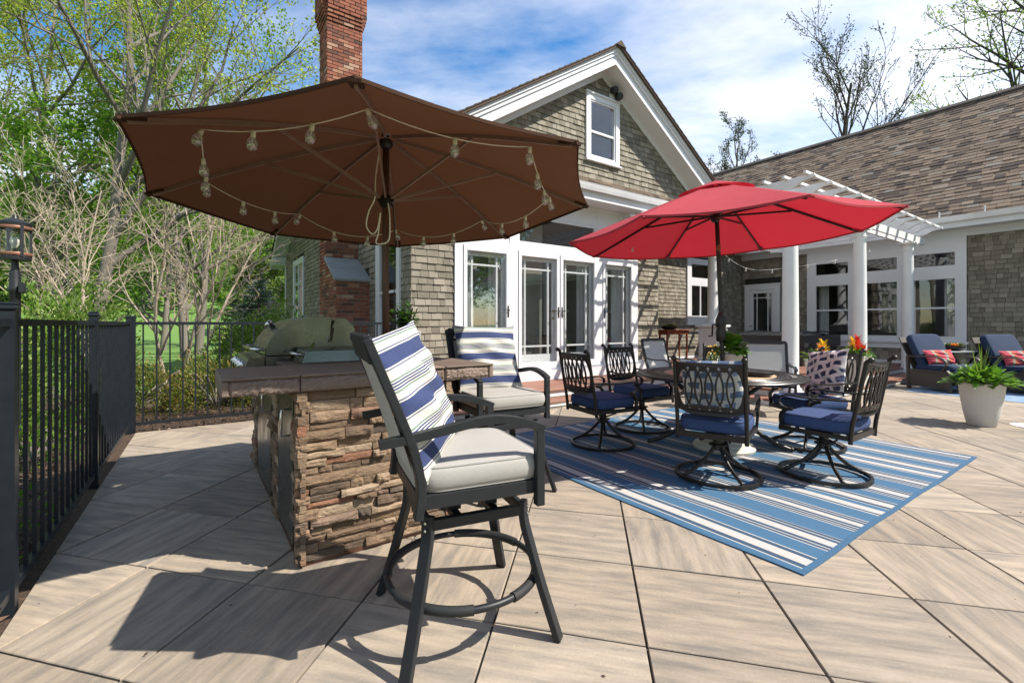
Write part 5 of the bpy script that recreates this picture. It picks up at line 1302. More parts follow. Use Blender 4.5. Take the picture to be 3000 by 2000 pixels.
# ------------------------------------------------------------------ dining chairs (local: faces +x)
def plate_curve(outline, holes, th):
    cu = bpy.data.curves.new('plate', 'CURVE'); cu.dimensions = '2D'; cu.fill_mode = 'BOTH'; cu.extrude = th/2
    for poly in [outline]+holes:
        s_ = cu.splines.new('POLY'); s_.points.add(len(poly)-1); s_.use_cyclic_u = True
        for p, (x, y) in zip(s_.points, poly): p.co = (x, y, 0, 1)
    o = bpy.data.objects.new('tmp', cu); me = bpy.data.meshes.new_from_object(o); bpy.data.objects.remove(o); return me
def back_shape():
    """pierced back plate in (y, z): interlaced ovals with small diamonds above and below"""
    hw, zb, zt = .225, .545, .925; nO = 5; pitch = .072; cz = .735; rx, rz = .061, .142
    mb = MB(); th = .012
    def dia(cy_, cz_, r=.013): return [(cy_-r, cz_), (cy_, cz_-r*1.15), (cy_+r, cz_), (cy_, cz_+r*1.15)]
    def arch(sgn):
        pts = []
        for k in range(61):
            y = -hw+2*hw*k/60
            z = None
            yy = max(-hw+.03, min(hw-.03, y)); e = abs(y)/hw
            z = cz+sgn*(rz*.97-.012*(1-math.cos(y*2*math.pi/pitch))*.5) if abs(y) < hw-.018 else cz+sgn*.0
            if abs(y) > hw-.055: z = cz+sgn*(rz*.97*max(0, 1-((abs(y)-(hw-.055))/.05)**2)**.5) if abs(y) < hw-.006 else cz
            pts.append((y, z))
        return pts
    top = [(-hw, zt), (-hw, cz+.02)]+[(y, max(z, cz+.02)) for y, z in arch(1)][1:-1]+[(hw, cz+.02), (hw, zt)]
    bot = [(-hw, zb+.02), (-hw, cz-.02)]+[(y, min(z, cz-.02)) for y, z in arch(-1)][1:-1]+[(hw, cz-.02), (hw, zb+.02), (hw*.6, zb-.012), (0, zb-.02), (-hw*.6, zb-.012)]
    holes_t = [dia((k-(nO-1)/2)*pitch, cz+rz+.008) for k in range(nO)]; holes_b = [dia((k-(nO-1)/2)*pitch, cz-rz-.008) for k in range(nO)]
    me1 = plate_curve(top, holes_t, th); me2 = plate_curve(bot, holes_b, th)
    for me in (me1, me2):
        b0 = len(mb.v); mb.v += [(v_.co.z, v_.co.x, v_.co.y) for v_ in me.vertices]; mb.f += [tuple(i+b0 for i in p.vertices) for p in me.polygons]; mb.tint += [0]*len(me.polygons)
    ov = MB()
    for k in range(nO+1):
        cy_ = (k-nO/2)*pitch
        pts = [(0.0, cy_+rx*math.cos(2*math.pi*q/40), cz+rz*math.sin(2*math.pi*q/40)) for q in range(40)]
        ov.bar(pts, .0125, .012, (1, 0, 0), closed=True)
    return mb, ov
def make_chair(label):
    t = thing('dining_chair', label, 'dining chair', (0, 0, 0), 0, 'swivel dining chairs'); m = 'bronze_metal'
    lean = lambda x, z: (-.262-.10*max(0, (z-.40))/.55*1.0)+x
    mb, ov = back_shape()
    for bb, nme in ((mb, 'back_plate'), (ov, 'oval_lattice')):
        bb.v = [(lean(x, z)-.028*(1-(y/.225)**2), y, z) for x, y, z in bb.v]; bb.build(nme, m, t)
    for s_ in (-1, 1):
        y = s_*.24; pts = [(lean(0, z), y, z) for z in (.335, .45, .60, .75, .90, .935)]+[(lean(-.018, .95), y, .95)]
        b = MB(); b.tube(sp(pts, 3), .0155, 8); b.lathe([(0, -.022), (.018, -.014), (.022, 0), (.018, .014), (0, .022)], 12, (lean(-.025, .95), y, .953)); b.build('back_post', m, t, smooth=True)
        y = s_*.262
        b = MB(); b.bar(sp([(lean(0, .655), s_*.243, .655), (-.20, y, .648), (-.02, y*1.02, .640), (.14, y*1.02, .646), (.205, y, .628), (.222, y, .585), (.19, y, .548), (.135, y, .535)], 6), .034, .013, (0, 0, 1)); b.build('arm', m, t, auto=40)
        b = MB(); b.bar(sp([(.12, y, .54), (.17, y, .525), (.205, y*.99, .48), (.205, y*.97, .40), (.20, y*.95, .36)], 5), .026, .02, (0, 1, 0)); b.build('arm_support', m, t, auto=40)
    b = MB(); b.bar([(-.258, -.24, .372), (-.258, .24, .372)], .022, .045); b.bar([(.225, -.24, .375), (.225, .24, .375)], .022, .035); b.bar([(-.25, .238, .375), (.225, .248, .375)], .022, .035); b.bar([(-.25, -.238, .375), (.225, -.248, .375)], .022, .035); b.bar([(-.25, 0, .37), (.22, 0, .37)], .06, .02); b.build('seat_frame', m, t, bevel=.003)
    b = MB(); b.bx(-.09, .09, -.075, .075, .325, .36); b.tube(sp([(-.12, -.10, .335), (-.13, -.11, .32), (-.09, -.10, .30), (0, -.09, .302), (.08, -.10, .32)]), .008, 6); b.tube(sp([(-.12, .10, .335), (-.13, .11, .32), (-.09, .10, .30), (0, .09, .302), (.08, .10, .32)]), .008, 6)
    b.lathe([(.034, .215), (.044, .225), (.040, .255), (.034, .262), (.034, .33), (.05, .335)], 16); b.lathe([(.07, .252), (.07, .262)], 8); b.build('swivel_column', m, t, auto=40)
    for k in range(4):
        a_ = R_(45+90*k); cx_, cy_ = math.cos(a_), math.sin(a_)
        b = MB(); b.tube(sp([(cx_*.025, cy_*.025, .25), (cx_*.075, cy_*.075, .185), (cx_*.16, cy_*.16, .105), (cx_*.295, cy_*.295, .03)], 5), .0145, 8); b.build('leg', m, t, smooth=True)
    ring = [(.308*math.cos(2*math.pi*k/56), .308*math.sin(2*math.pi*k/56), .022) for k in range(56)]
    b = MB(); b.sweep(ring, [(-.012, -.014), (.012, -.014), (.012, .014), (-.012, .014)], (0, 0, 1), closed=True); b.build('base_ring', m, t, bevel=.004)
    cushion(t, 'seat_cushion', 'cushion_blue', .485, .49, .10, (-.012, 0, .397), (0, 0, 0), 'piping_blue', .3)
    return t
RUGZ = .0085
C6 = [(.915, 4.62, 27, 'dining chair with bare lattice back, nearest to the bar stools'), (1.50, 5.30, -56, 'dining chair with its back to the french doors'),
      (1.632, 3.64, 56, 'dining chair with its back to the camera and a pale brushstroke pillow'), (2.50, 3.68, 125, 'dining chair with bare lattice back at the near right of the table'),
      (2.93, 4.55, 188, 'dining chair with the navy brushstroke pillow'), (2.50, 5.42, 243, 'dining chair beyond the umbrella pole, facing the camera')]
ch0 = make_chair(C6[0][3]); chairs = [ch0]
for x, y, a, lab in C6[1:]: chairs.append(copy_tree(ch0, (x, y, RUGZ), R_(a), lab))
ch0.location = (C6[0][0], C6[0][1], RUGZ); ch0.rotation_euler = (0, 0, R_(C6[0][2]))
chairs[5].location.z = 0.0
for i, m_, lab, w_, h_ in ((2, 'pillow_brush_blue', 'white pillow with pale blue brushstrokes behind the lattice of the near chair', .46, .46), (4, 'pillow_brush_navy', 'white pillow with navy brushstrokes on the right hand dining chair', .47, .47)):
    c_ = chairs[i]; p = on(c_, -.195, 0, .715+RUGZ); o = pillow(None, 'throw_pillow', m_, w_, h_, .13, p, (0, 0, 0))
    o.rotation_euler = (Matrix.Rotation(c_.rotation_euler.z, 4, 'Z') @ Matrix.Rotation(R_(-15), 4, 'Y') @ Matrix.Rotation(R_(8 if i == 4 else -2), 4, 'X')).to_euler(); tag(o, lab, 'pillow')

# ------------------------------------------------------------------ dining table
tb = thing('dining_table', 'round dark metal dining table with beige tile inlay', 'table', (TC[0], TC[1], RUGZ))
b = MB(); b.lathe([(.50, .690), (.745, .695), (.765, .70), (.77, .712), (.762, .722), (.73, .727), (.725, .722), (.705, .722), (.70, .728), (.685, .728), (.68, .722), (.60, .722), (.595, .728), (.575, .728), (.57, .722), (.555, .722), (.55, .729), (.535, .729), (.53, .722), (.50, .722)], 72, capb=False, capt=False); b.build('top_ring', 'bronze_metal', tb, auto=25)
b = MB()
for k in range(96):
    a_ = 2*math.pi*k/96; n0 = len(b.v); b.bx(.612, .668, -.012, .012, .7221, .7255, .001); b.xf(Matrix.Rotation(a_, 4, 'Z') @ Matrix.Translation((.64, 0, 0)) @ Matrix.Rotation(.5, 4, 'Z') @ Matrix.Translation((-.64, 0, 0)), n0)
b.build('pierced_band', 'bronze_metal', tb)
b = MB(); b.lathe([(.4995, .700), (.4995, .7235), (.498, .7245), (.0, .7245)], 64, capt=False, capb=True); b.build('tile_inlay', 'tile_beige', tb, auto=30)
b = MB(); b.lathe([(.13, .55), (.11, .60), (.10, .69)], 24, capb=False); b.lathe([(.24, .675), (.24, .69)], 24); b.build('apron', 'bronze_metal', tb, smooth=True)
for a_ in (165, 75, -15, -105):
    c_, s_ = math.cos(R_(a_)), math.sin(R_(a_))
    b = MB(); b.tube(sp([(c_*.48, s_*.48, .685), (c_*.36, s_*.36, .60), (c_*.20, s_*.20, .46), (c_*.20, s_*.20, .34), (c_*.32, s_*.32, .20), (c_*.48, s_*.48, .09), (c_*.60, s_*.60, .035), (c_*.64, s_*.64, .022)], 6), .021, 8); b.lathe([(0, -.022), (.02, -.012), (.024, .004), (.016, .02), (0, .026)], 10, (c_*.645, s_*.645, .022)); b.build('leg', 'bronze_metal', tb, smooth=True)
ring = [(.205*math.cos(2*math.pi*k/40), .205*math.sin(2*math.pi*k/40), .40) for k in range(40)]
b = MB(); b.bar(ring, .02, .02, closed=True); b.build('stretcher_ring', 'bronze_metal', tb)
ls = thing('lazy_susan', 'dark round turntable on the dining table', 'turntable', (TC[0]+.26, TC[1]-.22, RUGZ+.7255))
b = MB(); b.lathe([(.10, 0), (.10, .012), (.135, .014), (.14, .02), (.14, .04), (.133, .045), (.125, .042), (.06, .040)], 32); b.build('plate', 'bronze_metal', ls, auto=30)
bp = thing('potted_basil', 'basil in a white pot on the dining table', 'potted plant', (TC[0]+.16, TC[1]+.06, RUGZ+.7255))
b = MB(); b.lathe([(.075, 0), (.08, .005), (.103, .17), (.107, .175), (.107, .19), (.098, .19), (.095, .165)], 28, capt=False); b.build('pot', 'concrete_white', bp, auto=40)
b = MB(); b.lathe([(.096, .166), (0, .168)], 20, capb=False, capt=False); b.build('soil', 'soil', bp)
V = []; F_ = []; T_ = []
for k in range(170):
    d = Vector(RNG.normal(size=3)); d.z = abs(d.z)*.8; d.normalize(); p = Vector((0, 0, .20))+Vector((d.x*.115, d.y*.115, d.z*.15))*random.uniform(.55, 1.0)
    L = random.uniform(.055, .10); ax = (d+Vector((0, 0, -.25))+Vector(RNG.normal(size=3))*.25).normalized(); sd = ax.cross(Vector((0, 0, 1))).normalized(); up = sd.cross(ax); i0 = len(V)
    for (f_, w_, h_) in ((0, 0, 0), (.25, .30, .10), (.55, .36, .14), (.82, .22, .08), (1, 0, -.02)):
        for s_ in (-1, 0, 1): V.append(p+ax*L*f_+sd*L*w_*s_+up*L*(h_ if s_ == 0 else h_*.35))
    for r in range(4):
        for c in range(2): F_.append((i0+r*3+c, i0+r*3+c+1, i0+r*3+c+4, i0+r*3+c+3)); T_.append(random.random())
npmesh('foliage', np.array([tuple(v_) for v_ in V]), np.array(F_), 'leaf_basil', bp, np.array(T_), True)

# ------------------------------------------------------------------ rug
rug = thingH('rug', 'blue and white striped outdoor rug under the dining set', 'rug', 2.42, 1.06, .001)
def rugz(a, c): return .0055+.0016*math.sin(2.1*a+1.3*c)+.0014*math.sin(3.7*c-1.1*a)+.0022*max(0, math.sin(1.7*a+5.1*c+.6))**3
def wob(a, c): return a+.006*math.sin(c*2.3+.5)+.003*math.sin(c*7.1), c+.007*math.sin(a*1.9+1.0)+.003*math.sin(a*6.3)
def rugsheet(nm, m_, a0, a1, c0, c1, nu, nv, dz=0):
    b = MB()
    def fn(u, v_):
        a, c = a0+(a1-a0)*u, c0+(c1-c0)*v_; x, y = wob(a, c); return (x, y, rugz(a, c)+dz)
    b.grid(nu, nv, fn); b.grid(nu, 1, lambda u, v_: (*wob(a0+(a1-a0)*u, c0), .001+(rugz(a0+(a1-a0)*u, c0)+dz-.001)*v_)); b.grid(nu, 1, lambda u, v_: (*wob(a0+(a1-a0)*u, c1), .001+(rugz(a0+(a1-a0)*u, c1)+dz-.001)*v_), True)
    b.grid(nv, 1, lambda u, v_: (*wob(a0, c0+(c1-c0)*u), .001+(rugz(a0, c0+(c1-c0)*u)+dz-.001)*v_), True); b.grid(nv, 1, lambda u, v_: (*wob(a1, c0+(c1-c0)*u), .001+(rugz(a1, c0+(c1-c0)*u)+dz-.001)*v_))
    b.build(nm, m_, rug, smooth=False)
rugsheet('pile', 'rug_stripe', 2.44, 5.85, 1.04, 4.12, 60, 60)
for q_ in ((2.42, 2.45, 1.02, 4.14, 2, 60), (5.84, 5.87, 1.02, 4.14, 2, 60), (2.451, 5.839, 1.02, 1.05, 60, 2), (2.451, 5.839, 4.11, 4.14, 60, 2)): rugsheet('binding', 'rug_border', *q_, dz=.0012)
b = MB(); P = [W(10.4, .2), W(15, .2), W(15, 2.95), W(10.6, 2.75)]; b.add([(p.x, p.y, .002) for p in P]+[(p.x, p.y, .007) for p in P], [(4, 5, 6, 7), (0, 1, 5, 4), (1, 2, 6, 5), (2, 3, 7, 6), (3, 0, 4, 7)])
tag(b.build('rug', 'rug_blue'), 'blue patterned outdoor rug under the lounge chairs', 'rug')

# ------------------------------------------------------------------ sling chairs
def make_sling(label, loc, rz):
    t = thing('sling_chair', label, 'patio chair', loc, R_(rz), 'grey sling patio chairs'); m = 'stool_metal'
    for s_ in (-1, 1):
        y = s_*.265
        b = MB(); b.bar(sp([(.26, y, .40), (0, y, .385), (-.20, y, .40), (-.27, y, .50), (-.37, y, .80), (-.405, y, .95)], 5), .028, .035, (0, 1, 0)); b.build('side_frame', m, t)
        b = MB(); b.bar(sp([(-.34, y*1.05, .66), (-.1, y*1.08, .635), (.1, y*1.08, .645), (.22, y*1.08, .61)], 5), .04, .018, (0, 0, 1)); b.build('arm', m, t)
        b = MB(); b.bar([(.20, y*1.05, .615), (.25, y*1.02, 0)], .03, .028, (0, 1, 0)); b.build('leg', m, t)
        b = MB(); b.bar([(-.10, y, .40), (-.32, y*1.02, 0)], .03, .028, (0, 1, 0)); b.build('leg', m, t)
    b = MB(); b.bar([(-.405, -.265, .95), (-.405, .265, .95)], .03, .04, (-.25, 0, 1)); b.bar([(.26, -.265, .40), (.26, .265, .40)], .028, .03); b.build('cross_bar', m, t)
    pts = sp([(.25, 0, .405), (0, 0, .388), (-.20, 0, .405), (-.265, 0, .50), (-.36, 0, .79), (-.395, 0, .925)], 5)
    b = MB(); b.grid(len(pts)-1, 2, lambda u, v_: (pts[round(u*(len(pts)-1))][0], -.252+.504*v_, pts[round(u*(len(pts)-1))][2])); b.build('sling', 'sling_fabric', t, smooth=True)
    return t
sA = make_sling('grey sling chair in front of the deck steps by the red side table', (2.60, 7.45, 0), 300)
copy_tree(sA, (3.50, 6.25, 0), R_(248), 'grey sling chair between the dining table and the white column')

# ------------------------------------------------------------------ lounge chairs
def make_lounge(label, loc, rz):
    t = thing('lounge_chair', label, 'lounge chair', loc, R_(rz), 'blue cushioned recliners'); m = 'wicker_dark'
    for s_ in (-1, 1):
        y = s_*.355
        b = MB(); b.bar([(-.36, y, .0), (-.385, y, .60)], .045, .045, (0, 1, 0)); b.build('leg', m, t)
        b = MB(); b.bar([(.35, y, .0), (.34, y, .34), (.30, y, .375)], .05, .05, (0, 1, 0)); b.build('leg', m, t)
        b = MB(); b.bx(-.355, .325, y-.012, y+.012, .06, .33); b.build('side_panel', m, t)
        b = MB(); b.bar(sp([(-.40, y, .60), (-.1, y, .615), (.15, y, .61), (.27, y, .57), (.30, y, .49), (.26, y, .41), (.24, y, .36)], 5), .05, .022, (0, 1, 0) if False else None or (0, 0, 1)); b.build('arm', m, t)
        b = MB(); b.bar([(-.37, y, .355), (.31, y, .355)], .04, .035); b.build('side_rail', m, t)
    b = MB(); b.bx(-.34, .33, -.33, .33, .30, .34); b.build('seat_deck', m, t)
    b = MB(); b.bar([(-.30, 0, .36), (-.58, 0, .95)], .66, .02, (0, 1, 0) if False else (1, 0, .5)); b.build('back_frame', m, t)
    cushion(t, 'seat_cushion', 'cushion_navy', .66, .66, .12, (.02, 0, .345), (0, R_(-3), 0), None, .3)
    o = cushion(t, 'back_cushion', 'cushion_navy', .66, .70, .13, (-.345, 0, .66), (0, R_(64), 0), None, .35)
    o = cushion(t, 'leg_cushion', 'cushion_navy', .62, .34, .10, (.375, 0, .24), (0, R_(82), 0), None, .2)
    return t
L1 = make_lounge('lounge chair with navy cushions beside the third white column', (7.92, 8.38, .007), -82)
L2 = copy_tree(L1, (9.06, 8.12, .007), R_(-84), 'lounge chair with navy cushions cut off by the right edge')
for c_, lab in ((L1, 'red and sand striped pillow on the lounge chair by the column'), (L2, 'red and sand striped pillow on the lounge chair at the right edge')):
    p = on(c_, -.10, 0, .60); o = pillow(None, 'throw_pillow', 'pillow_red', .60, .28, .15, p, (0, 0, 0)); o.rotation_euler = (Matrix.Rotation(c_.rotation_euler.z, 4, 'Z') @ Matrix.Rotation(R_(-24), 4, 'Y')).to_euler(); tag(o, lab, 'pillow', 'red striped pillows')
ft = thing('folding_table', 'small dark folding table between the lounge chairs', 'side table', (8.75, 9.10, .007), R_(8))
b = MB(); b.bx(-.40, .40, -.24, .24, .655, .68, .006); b.build('top', 'pot_grey', ft)
for y in (-.2, .2):
    b = MB(); b.bar([(-.30, y, 0), (.30, y, .655)], .02, .035, (0, 1, 0)); b.build('leg', 'black_metal', ft); b = MB(); b.bar([(.30, y+.022, 0), (-.30, y+.022, .655)], .02, .035, (0, 1, 0)); b.build('leg', 'black_metal', ft)
b = MB(); b.bar([(-.28, -.2, .05), (-.28, .22, .05)], .02, .02); b.bar([(.28, -.2, .05), (.28, .22, .05)], .02, .02); b.build('stretcher', 'black_metal', ft)
# red wooden side table on the deck
rt = thingH('side_table', 'tall red wooden side table against the recessed wall', 'side table', 10.5, 7.55, Z2)
b = MB(); b.bx(9.98, 11.02, 7.38, 7.76, 1.035, 1.065, .005); b.build('top', 'red_wood', rt)
b = MB(); b.bx(10.05, 10.95, 7.43, 7.71, .95, 1.034); b.build('apron', 'red_wood', rt)
for a in (10.06, 10.90):
    for c in (7.44, 7.67): b = MB(); b.hexa([(a+.008, c+.008, Z2), (a+.032, c+.008, Z2), (a+.032, c+.032, Z2), (a+.008, c+.032, Z2), (a, c, .949), (a+.04, c, .949), (a+.04, c+.04, .949), (a, c+.04, .949)]); b.build('leg', 'red_wood', rt)
# hot tub under a black cover
spa = thingH('hot_tub', 'hot tub under a black vinyl cover on the deck', 'hot tub', 12.6, 5.9, Z2)
b = MB(); b.bx(11.75, 13.7, 4.95, 6.95, Z2+.002, .86, .03); b.build('cabinet', 'spa_side', spa)
def cov(u, v_):
    a, c = 11.70+2.05*u, 4.90+2.1*v_; e = min(u, 1-u, v_, 1-v_)
    return (a, c, .93+.05*min(1, e*6)+.025*math.sin(a*5)*math.sin(c*4)*min(1, e*5)+.05*max(0, 1-abs(u-.5)*9))
b = MB(); b.grid(24, 24, cov); cv = b.build('cover', 'cover_vinyl', spa, smooth=True)
b = MB(); b.bx(11.695, 13.755, 4.895, 4.91, .66, .935); b.bx(11.695, 11.71, 4.911, 6.995, .66, .935); b.bx(13.74, 13.755, 4.911, 6.995, .66, .935); b.build('cover_skirt', 'cover_vinyl', cv)
b = MB(); b.tube([W(0, 0)+Vector((11.8, 4.95, 1.0)), Vector((12.9, 5.0, 1.03)), Vector((13.6, 5.0, 1.0))], .018, 8); b.build('cover_lifter', 'black_metal', spa, smooth=True)
sk_ = thing('skimmer_lid', 'white round lid set in the paving at the right edge', 'lid', (6.16, 5.46, 0))
b = MB(); b.lathe([(.165, .001), (.165, .006), (.15, .009), (.0, .010)], 32, capb=False, capt=False); b.build('lid', 'white_paint', sk_)

# ------------------------------------------------------------------ lamp post
lp = thingH('lamp_post', 'black lamp post with copper banded lantern behind the fence', 'lamp post', -1.34, 6.05, -.03)
A0, C0 = -1.34, 6.05
b = MB(); b.lathe([(.055, 0), (.055, .04), (.039, .06), (.0385, 1.54), (.044, 1.55), (.044, 1.58), (.039, 1.595), (.039, 1.70), (.026, 1.76), (.024, 1.83)], 20, (A0, C0, -.03)); b.build('post', 'black_metal', lp, auto=40)
b = MB(); b.bx(A0+.035, A0+.075, C0-.07, C0-.02, 1.50, 1.59, .006); b.lathe([(0, -.012), (.014, -.01), (.014, .01), (0, .014)], 10, (A0+.08, C0-.045, 1.54)); b.build('photocell', 'black_metal', lp)
b = MB(); b.lathe([(.03, 1.79), (.108, 1.80), (.11, 1.825), (.10, 1.835)], 32, (A0, C0, 0)); b.build('lantern_tray', 'black_metal', lp, auto=40)
b = MB(); b.lathe([(.111, 2.115), (.113, 2.14), (.104, 2.15), (.055, 2.172), (.025, 2.182), (.02, 2.197), (.016, 2.212), (0, 2.217)], 32, (A0, C0, 0), capt=False); lan = b.build('lantern_cap', 'black_metal', lp, auto=40)
for z in (1.855, 2.095): b = MB(); b.lathe([(.1115, z-.014), (.1135, z-.012), (.1135, z+.012), (.1115, z+.014)], 40, (A0, C0, 0), False, False); b.build('copper_band', 'copper', lan, smooth=True)
for k in range(4):
    a_ = R_(35+90*k); x, y = A0+.108*math.cos(a_), C0+.108*math.sin(a_); b = MB(); b.bx(-.007, .007, -.012, .012, 1.83, 2.12); b.xf(Matrix.Translation((x, y, 0)) @ Matrix.Rotation(a_, 4, 'Z')); b.build('cage_bar', 'black_metal', lan)
b = MB(); b.lathe([(.095, 1.835), (.095, 2.115)], 32, (A0, C0, 0), False, False); b.build('glass', 'lantern_glass', lan, smooth=True)
b = MB(); b.lathe([(.018, 1.835), (.018, 1.905)], 14, (A0, C0, 0)); b.build('socket', 'black_metal', lan)
b = MB(); b.lathe([(.013, 1.905), (.018, 1.925), (.034, 1.955), (.036, 1.975), (.028, 2.0), (.01, 2.012), (0, 2.013)], 16, (A0, C0, 0), capt=False); b.build('bulb', 'bulb_white', lan, smooth=True)
# ------------------------------------------------------------------ potted plants
def pot(parent, prof, m, n=32, auto=40, square=False):
    b = MB(); b.lathe(prof, 4 if square else n, capt=False)
    if square: b.xf(Matrix.Rotation(R_(45), 4, 'Z'))
    o = b.build('pot', m, parent, auto=auto); r, z = prof[-1]
    s_ = MB(); s_.lathe([(r, z-.0), (0, z+.005)], 4 if square else 20, capb=False, capt=False)
    if square: s_.xf(Matrix.Rotation(R_(45), 4, 'Z'))
    s_.build('soil', 'soil', parent); return o
def strap_leaves(name, parent, m, n, base, L0, L1, wd, arch, spread, tw=0):
    """long arching blades from a point"""
    V = []; F_ = []; T_ = []
    for k in range(n):
        az = random.uniform(0, 6.283); el = random.uniform(*spread); L = random.uniform(L0, L1); d = Vector((math.cos(az)*math.cos(el), math.sin(az)*math.cos(el), math.sin(el))); sd = Vector((-math.sin(az), math.cos(az), 0)); i0 = len(V); p = Vector(base)+Vector((random.uniform(-.03, .03), random.uniform(-.03, .03), 0)); tv = random.random()
        for s_ in range(7):
            f_ = s_/6; w_ = wd*(1-f_**2.2)*(.55+.9*min(f_*3, 1)*.5)
            q = p+d*L*f_+Vector((0, 0, -arch*L*f_*f_)); V += [q-sd*w_, q+Vector((0, 0, -w_*.35)), q+sd*w_]
        for r in range(6):
            for c in range(2): F_.append((i0+r*3+c, i0+r*3+c+1, i0+r*3+c+4, i0+r*3+c+3)); T_.append(tv)
    return npmesh(name, np.array([tuple(v_) for v_ in V]), np.array(F_), m, parent, np.array(T_), True)
def broad(name, parent, m, P, D, L, wd=.3, seed=0):
    """broad leaves with a midrib fold; P positions, D directions"""
    r_ = random.Random(seed); V = []; F_ = []; T_ = []
    for p, d in zip(P, D):
        p = Vector(p); d = Vector(d).normalized(); l = L*r_.uniform(.7, 1.25); sd = d.cross(Vector((0, 0, 1)));
        if sd.length < .1: sd = Vector((1, 0, 0))
        sd.normalize(); up = sd.cross(d); i0 = len(V); tv = r_.random()
        for (f_, w_, h_) in ((0, .01, 0), (.2, .75, .03), (.5, 1, .02), (.8, .6, -.05), (1, 0, -.14)):
            for s_ in (-1, 0, 1): V.append(p+d*l*f_+sd*l*wd*w_*s_*.5+up*l*(h_+(.05 if s_ else 0)))
        for r in range(4):
            for c in range(2): F_.append((i0+r*3+c, i0+r*3+c+1, i0+r*3+c+4, i0+r*3+c+3)); T_.append(tv)
    return npmesh(name, np.array([tuple(v_) for v_ in V]), np.array(F_), m, parent, np.array(T_), True)
def bush(parent, m, n, rx, rz, z, L, wd, seed, name='foliage'):
    r_ = np.random.default_rng(seed); d = r_.normal(size=(n, 3)); d[:, 2] = np.abs(d[:, 2])*.8; d /= np.linalg.norm(d, axis=1)[:, None]
    P = d*[rx, rx, rz]*r_.uniform(.45, 1, (n, 1))+[0, 0, z]; D = d+r_.normal(size=(n, 3))*.4; D[:, 2] = D[:, 2]*.6+.05
    return broad(name, parent, m, P, D, L, wd, seed)
# big white planter, right
pp = thing('planter', 'large pale tapered planter with spiky grass and leafy annuals', 'planter', (5.66, 5.53, 0))
pot(pp, [(.125, 0), (.133, .01), (.165, .16), (.192, .34), (.208, .50), (.211, .505), (.211, .513), (.20, .513), (.197, .47)], 'pot_white')
bush(pp, 'leaf_planter', 330, .29, .17, .49, .115, .52, 4)
strap_leaves('spiky_leaves', pp, 'leaf_grass', 20, (0, .0, .48), .42, .70, .008, .18, (R_(48), R_(86)))
# grey planter by the house corner
gp = thingH('planter', 'tall grey planter with dark leafy shrub beside the house corner', 'planter', 2.25, 5.62, Z2-.215)
OFF[gp] = (0, 0, 0)
pot(gp, [(.135, 0.0), (.15, .01), (.185, 1.08), (.19, 1.10), (.19, 1.135), (.175, 1.135), (.172, 1.08)], 'pot_grey')
P = []; D = []
for k in range(13):
    az = random.uniform(0, 6.28); h_ = random.uniform(.16, .46); tip = Vector((math.cos(az)*random.uniform(.05, .24), math.sin(az)*random.uniform(.05, .24), h_))
    for q in range(12):
        f_ = random.uniform(.35, 1.0); p = tip*f_+Vector((0, 0, 1.08)); a2 = random.uniform(0, 6.28); P.append(p); D.append((math.cos(a2), math.sin(a2), random.uniform(-.1, .7)))
broad('foliage', gp, 'leaf_potted', P, D, .125, .38, 3)
b = MB()
for k in range(9): az = k*.7; b.tube([(0, 0, 1.05), (math.cos(az)*.08, math.sin(az)*.08, 1.25), (math.cos(az)*.15, math.sin(az)*.15, 1.42)], .006, 5)
b.build('stem', 'dark_bark', gp)
# bromeliads in tall square pots on the step
def bromeliad(a, c, label, flowers):
    t = thingH('planter', label, 'planter', a, c, Z1); OFF[t] = (0, 0, 0); t['group'] = 'bromeliad planters'
    pot(t, [(.165, 0), (.175, .008), (.24, .52), (.25, .525), (.25, .55), (.235, .55), (.23, .52)], 'pot_white', square=True, auto=30)
    bush(t, 'leaf_planter', 50, .18, .10, .53, .16, .3, int(a*10)); strap_leaves('strap_leaves', t, 'leaf_planter', 60, (0, 0, .54), .22, .42, .018, .55, (R_(15), R_(65)))
    for (x, y, z, m_, tall) in flowers:
        C = []; Dv = []
        for k in range(46):
            f_ = k/46; az = k*2.4; C.append((x+.012*math.cos(az), y+.012*math.sin(az), z+.55+tall*f_)); Dv.append((math.cos(az)*(1-f_*.5), math.sin(az)*(1-f_*.5), .7+f_))
        o = broad('flower', t, m_, C, Dv, .105, .30, 5)
bromeliad(8.42, 3.28, 'white square planter with orange and yellow bromeliads beside the first column', [(-.10, -.05, .02, 'petal_orange', .15), (.10, .0, .05, 'petal_yellow', .19)])
bromeliad(9.85, 3.26, 'white square planter with red and yellow bromeliads beside the second column', [(-.10, -.05, .10, 'petal_red', .20), (-.0, .05, .08, 'petal_yellow', .18), (.14, -.05, .0, 'petal_red', .14)])
# flowers beyond the dining set
fp = thing('flower_pot', 'slim pot of small yellow flowers beyond the dining chairs', 'potted plant', (2.96, 6.72, 0))
pot(fp, [(.11, 0), (.15, .62), (.16, .66), (.15, .66), (.145, .63)], 'pot_white'); bush(fp, 'leaf_planter', 60, .14, .13, .66, .08, .5, 8); bush(fp, 'petal_yellow', 110, .16, .19, .74, .045, .9, 9, 'flowers')
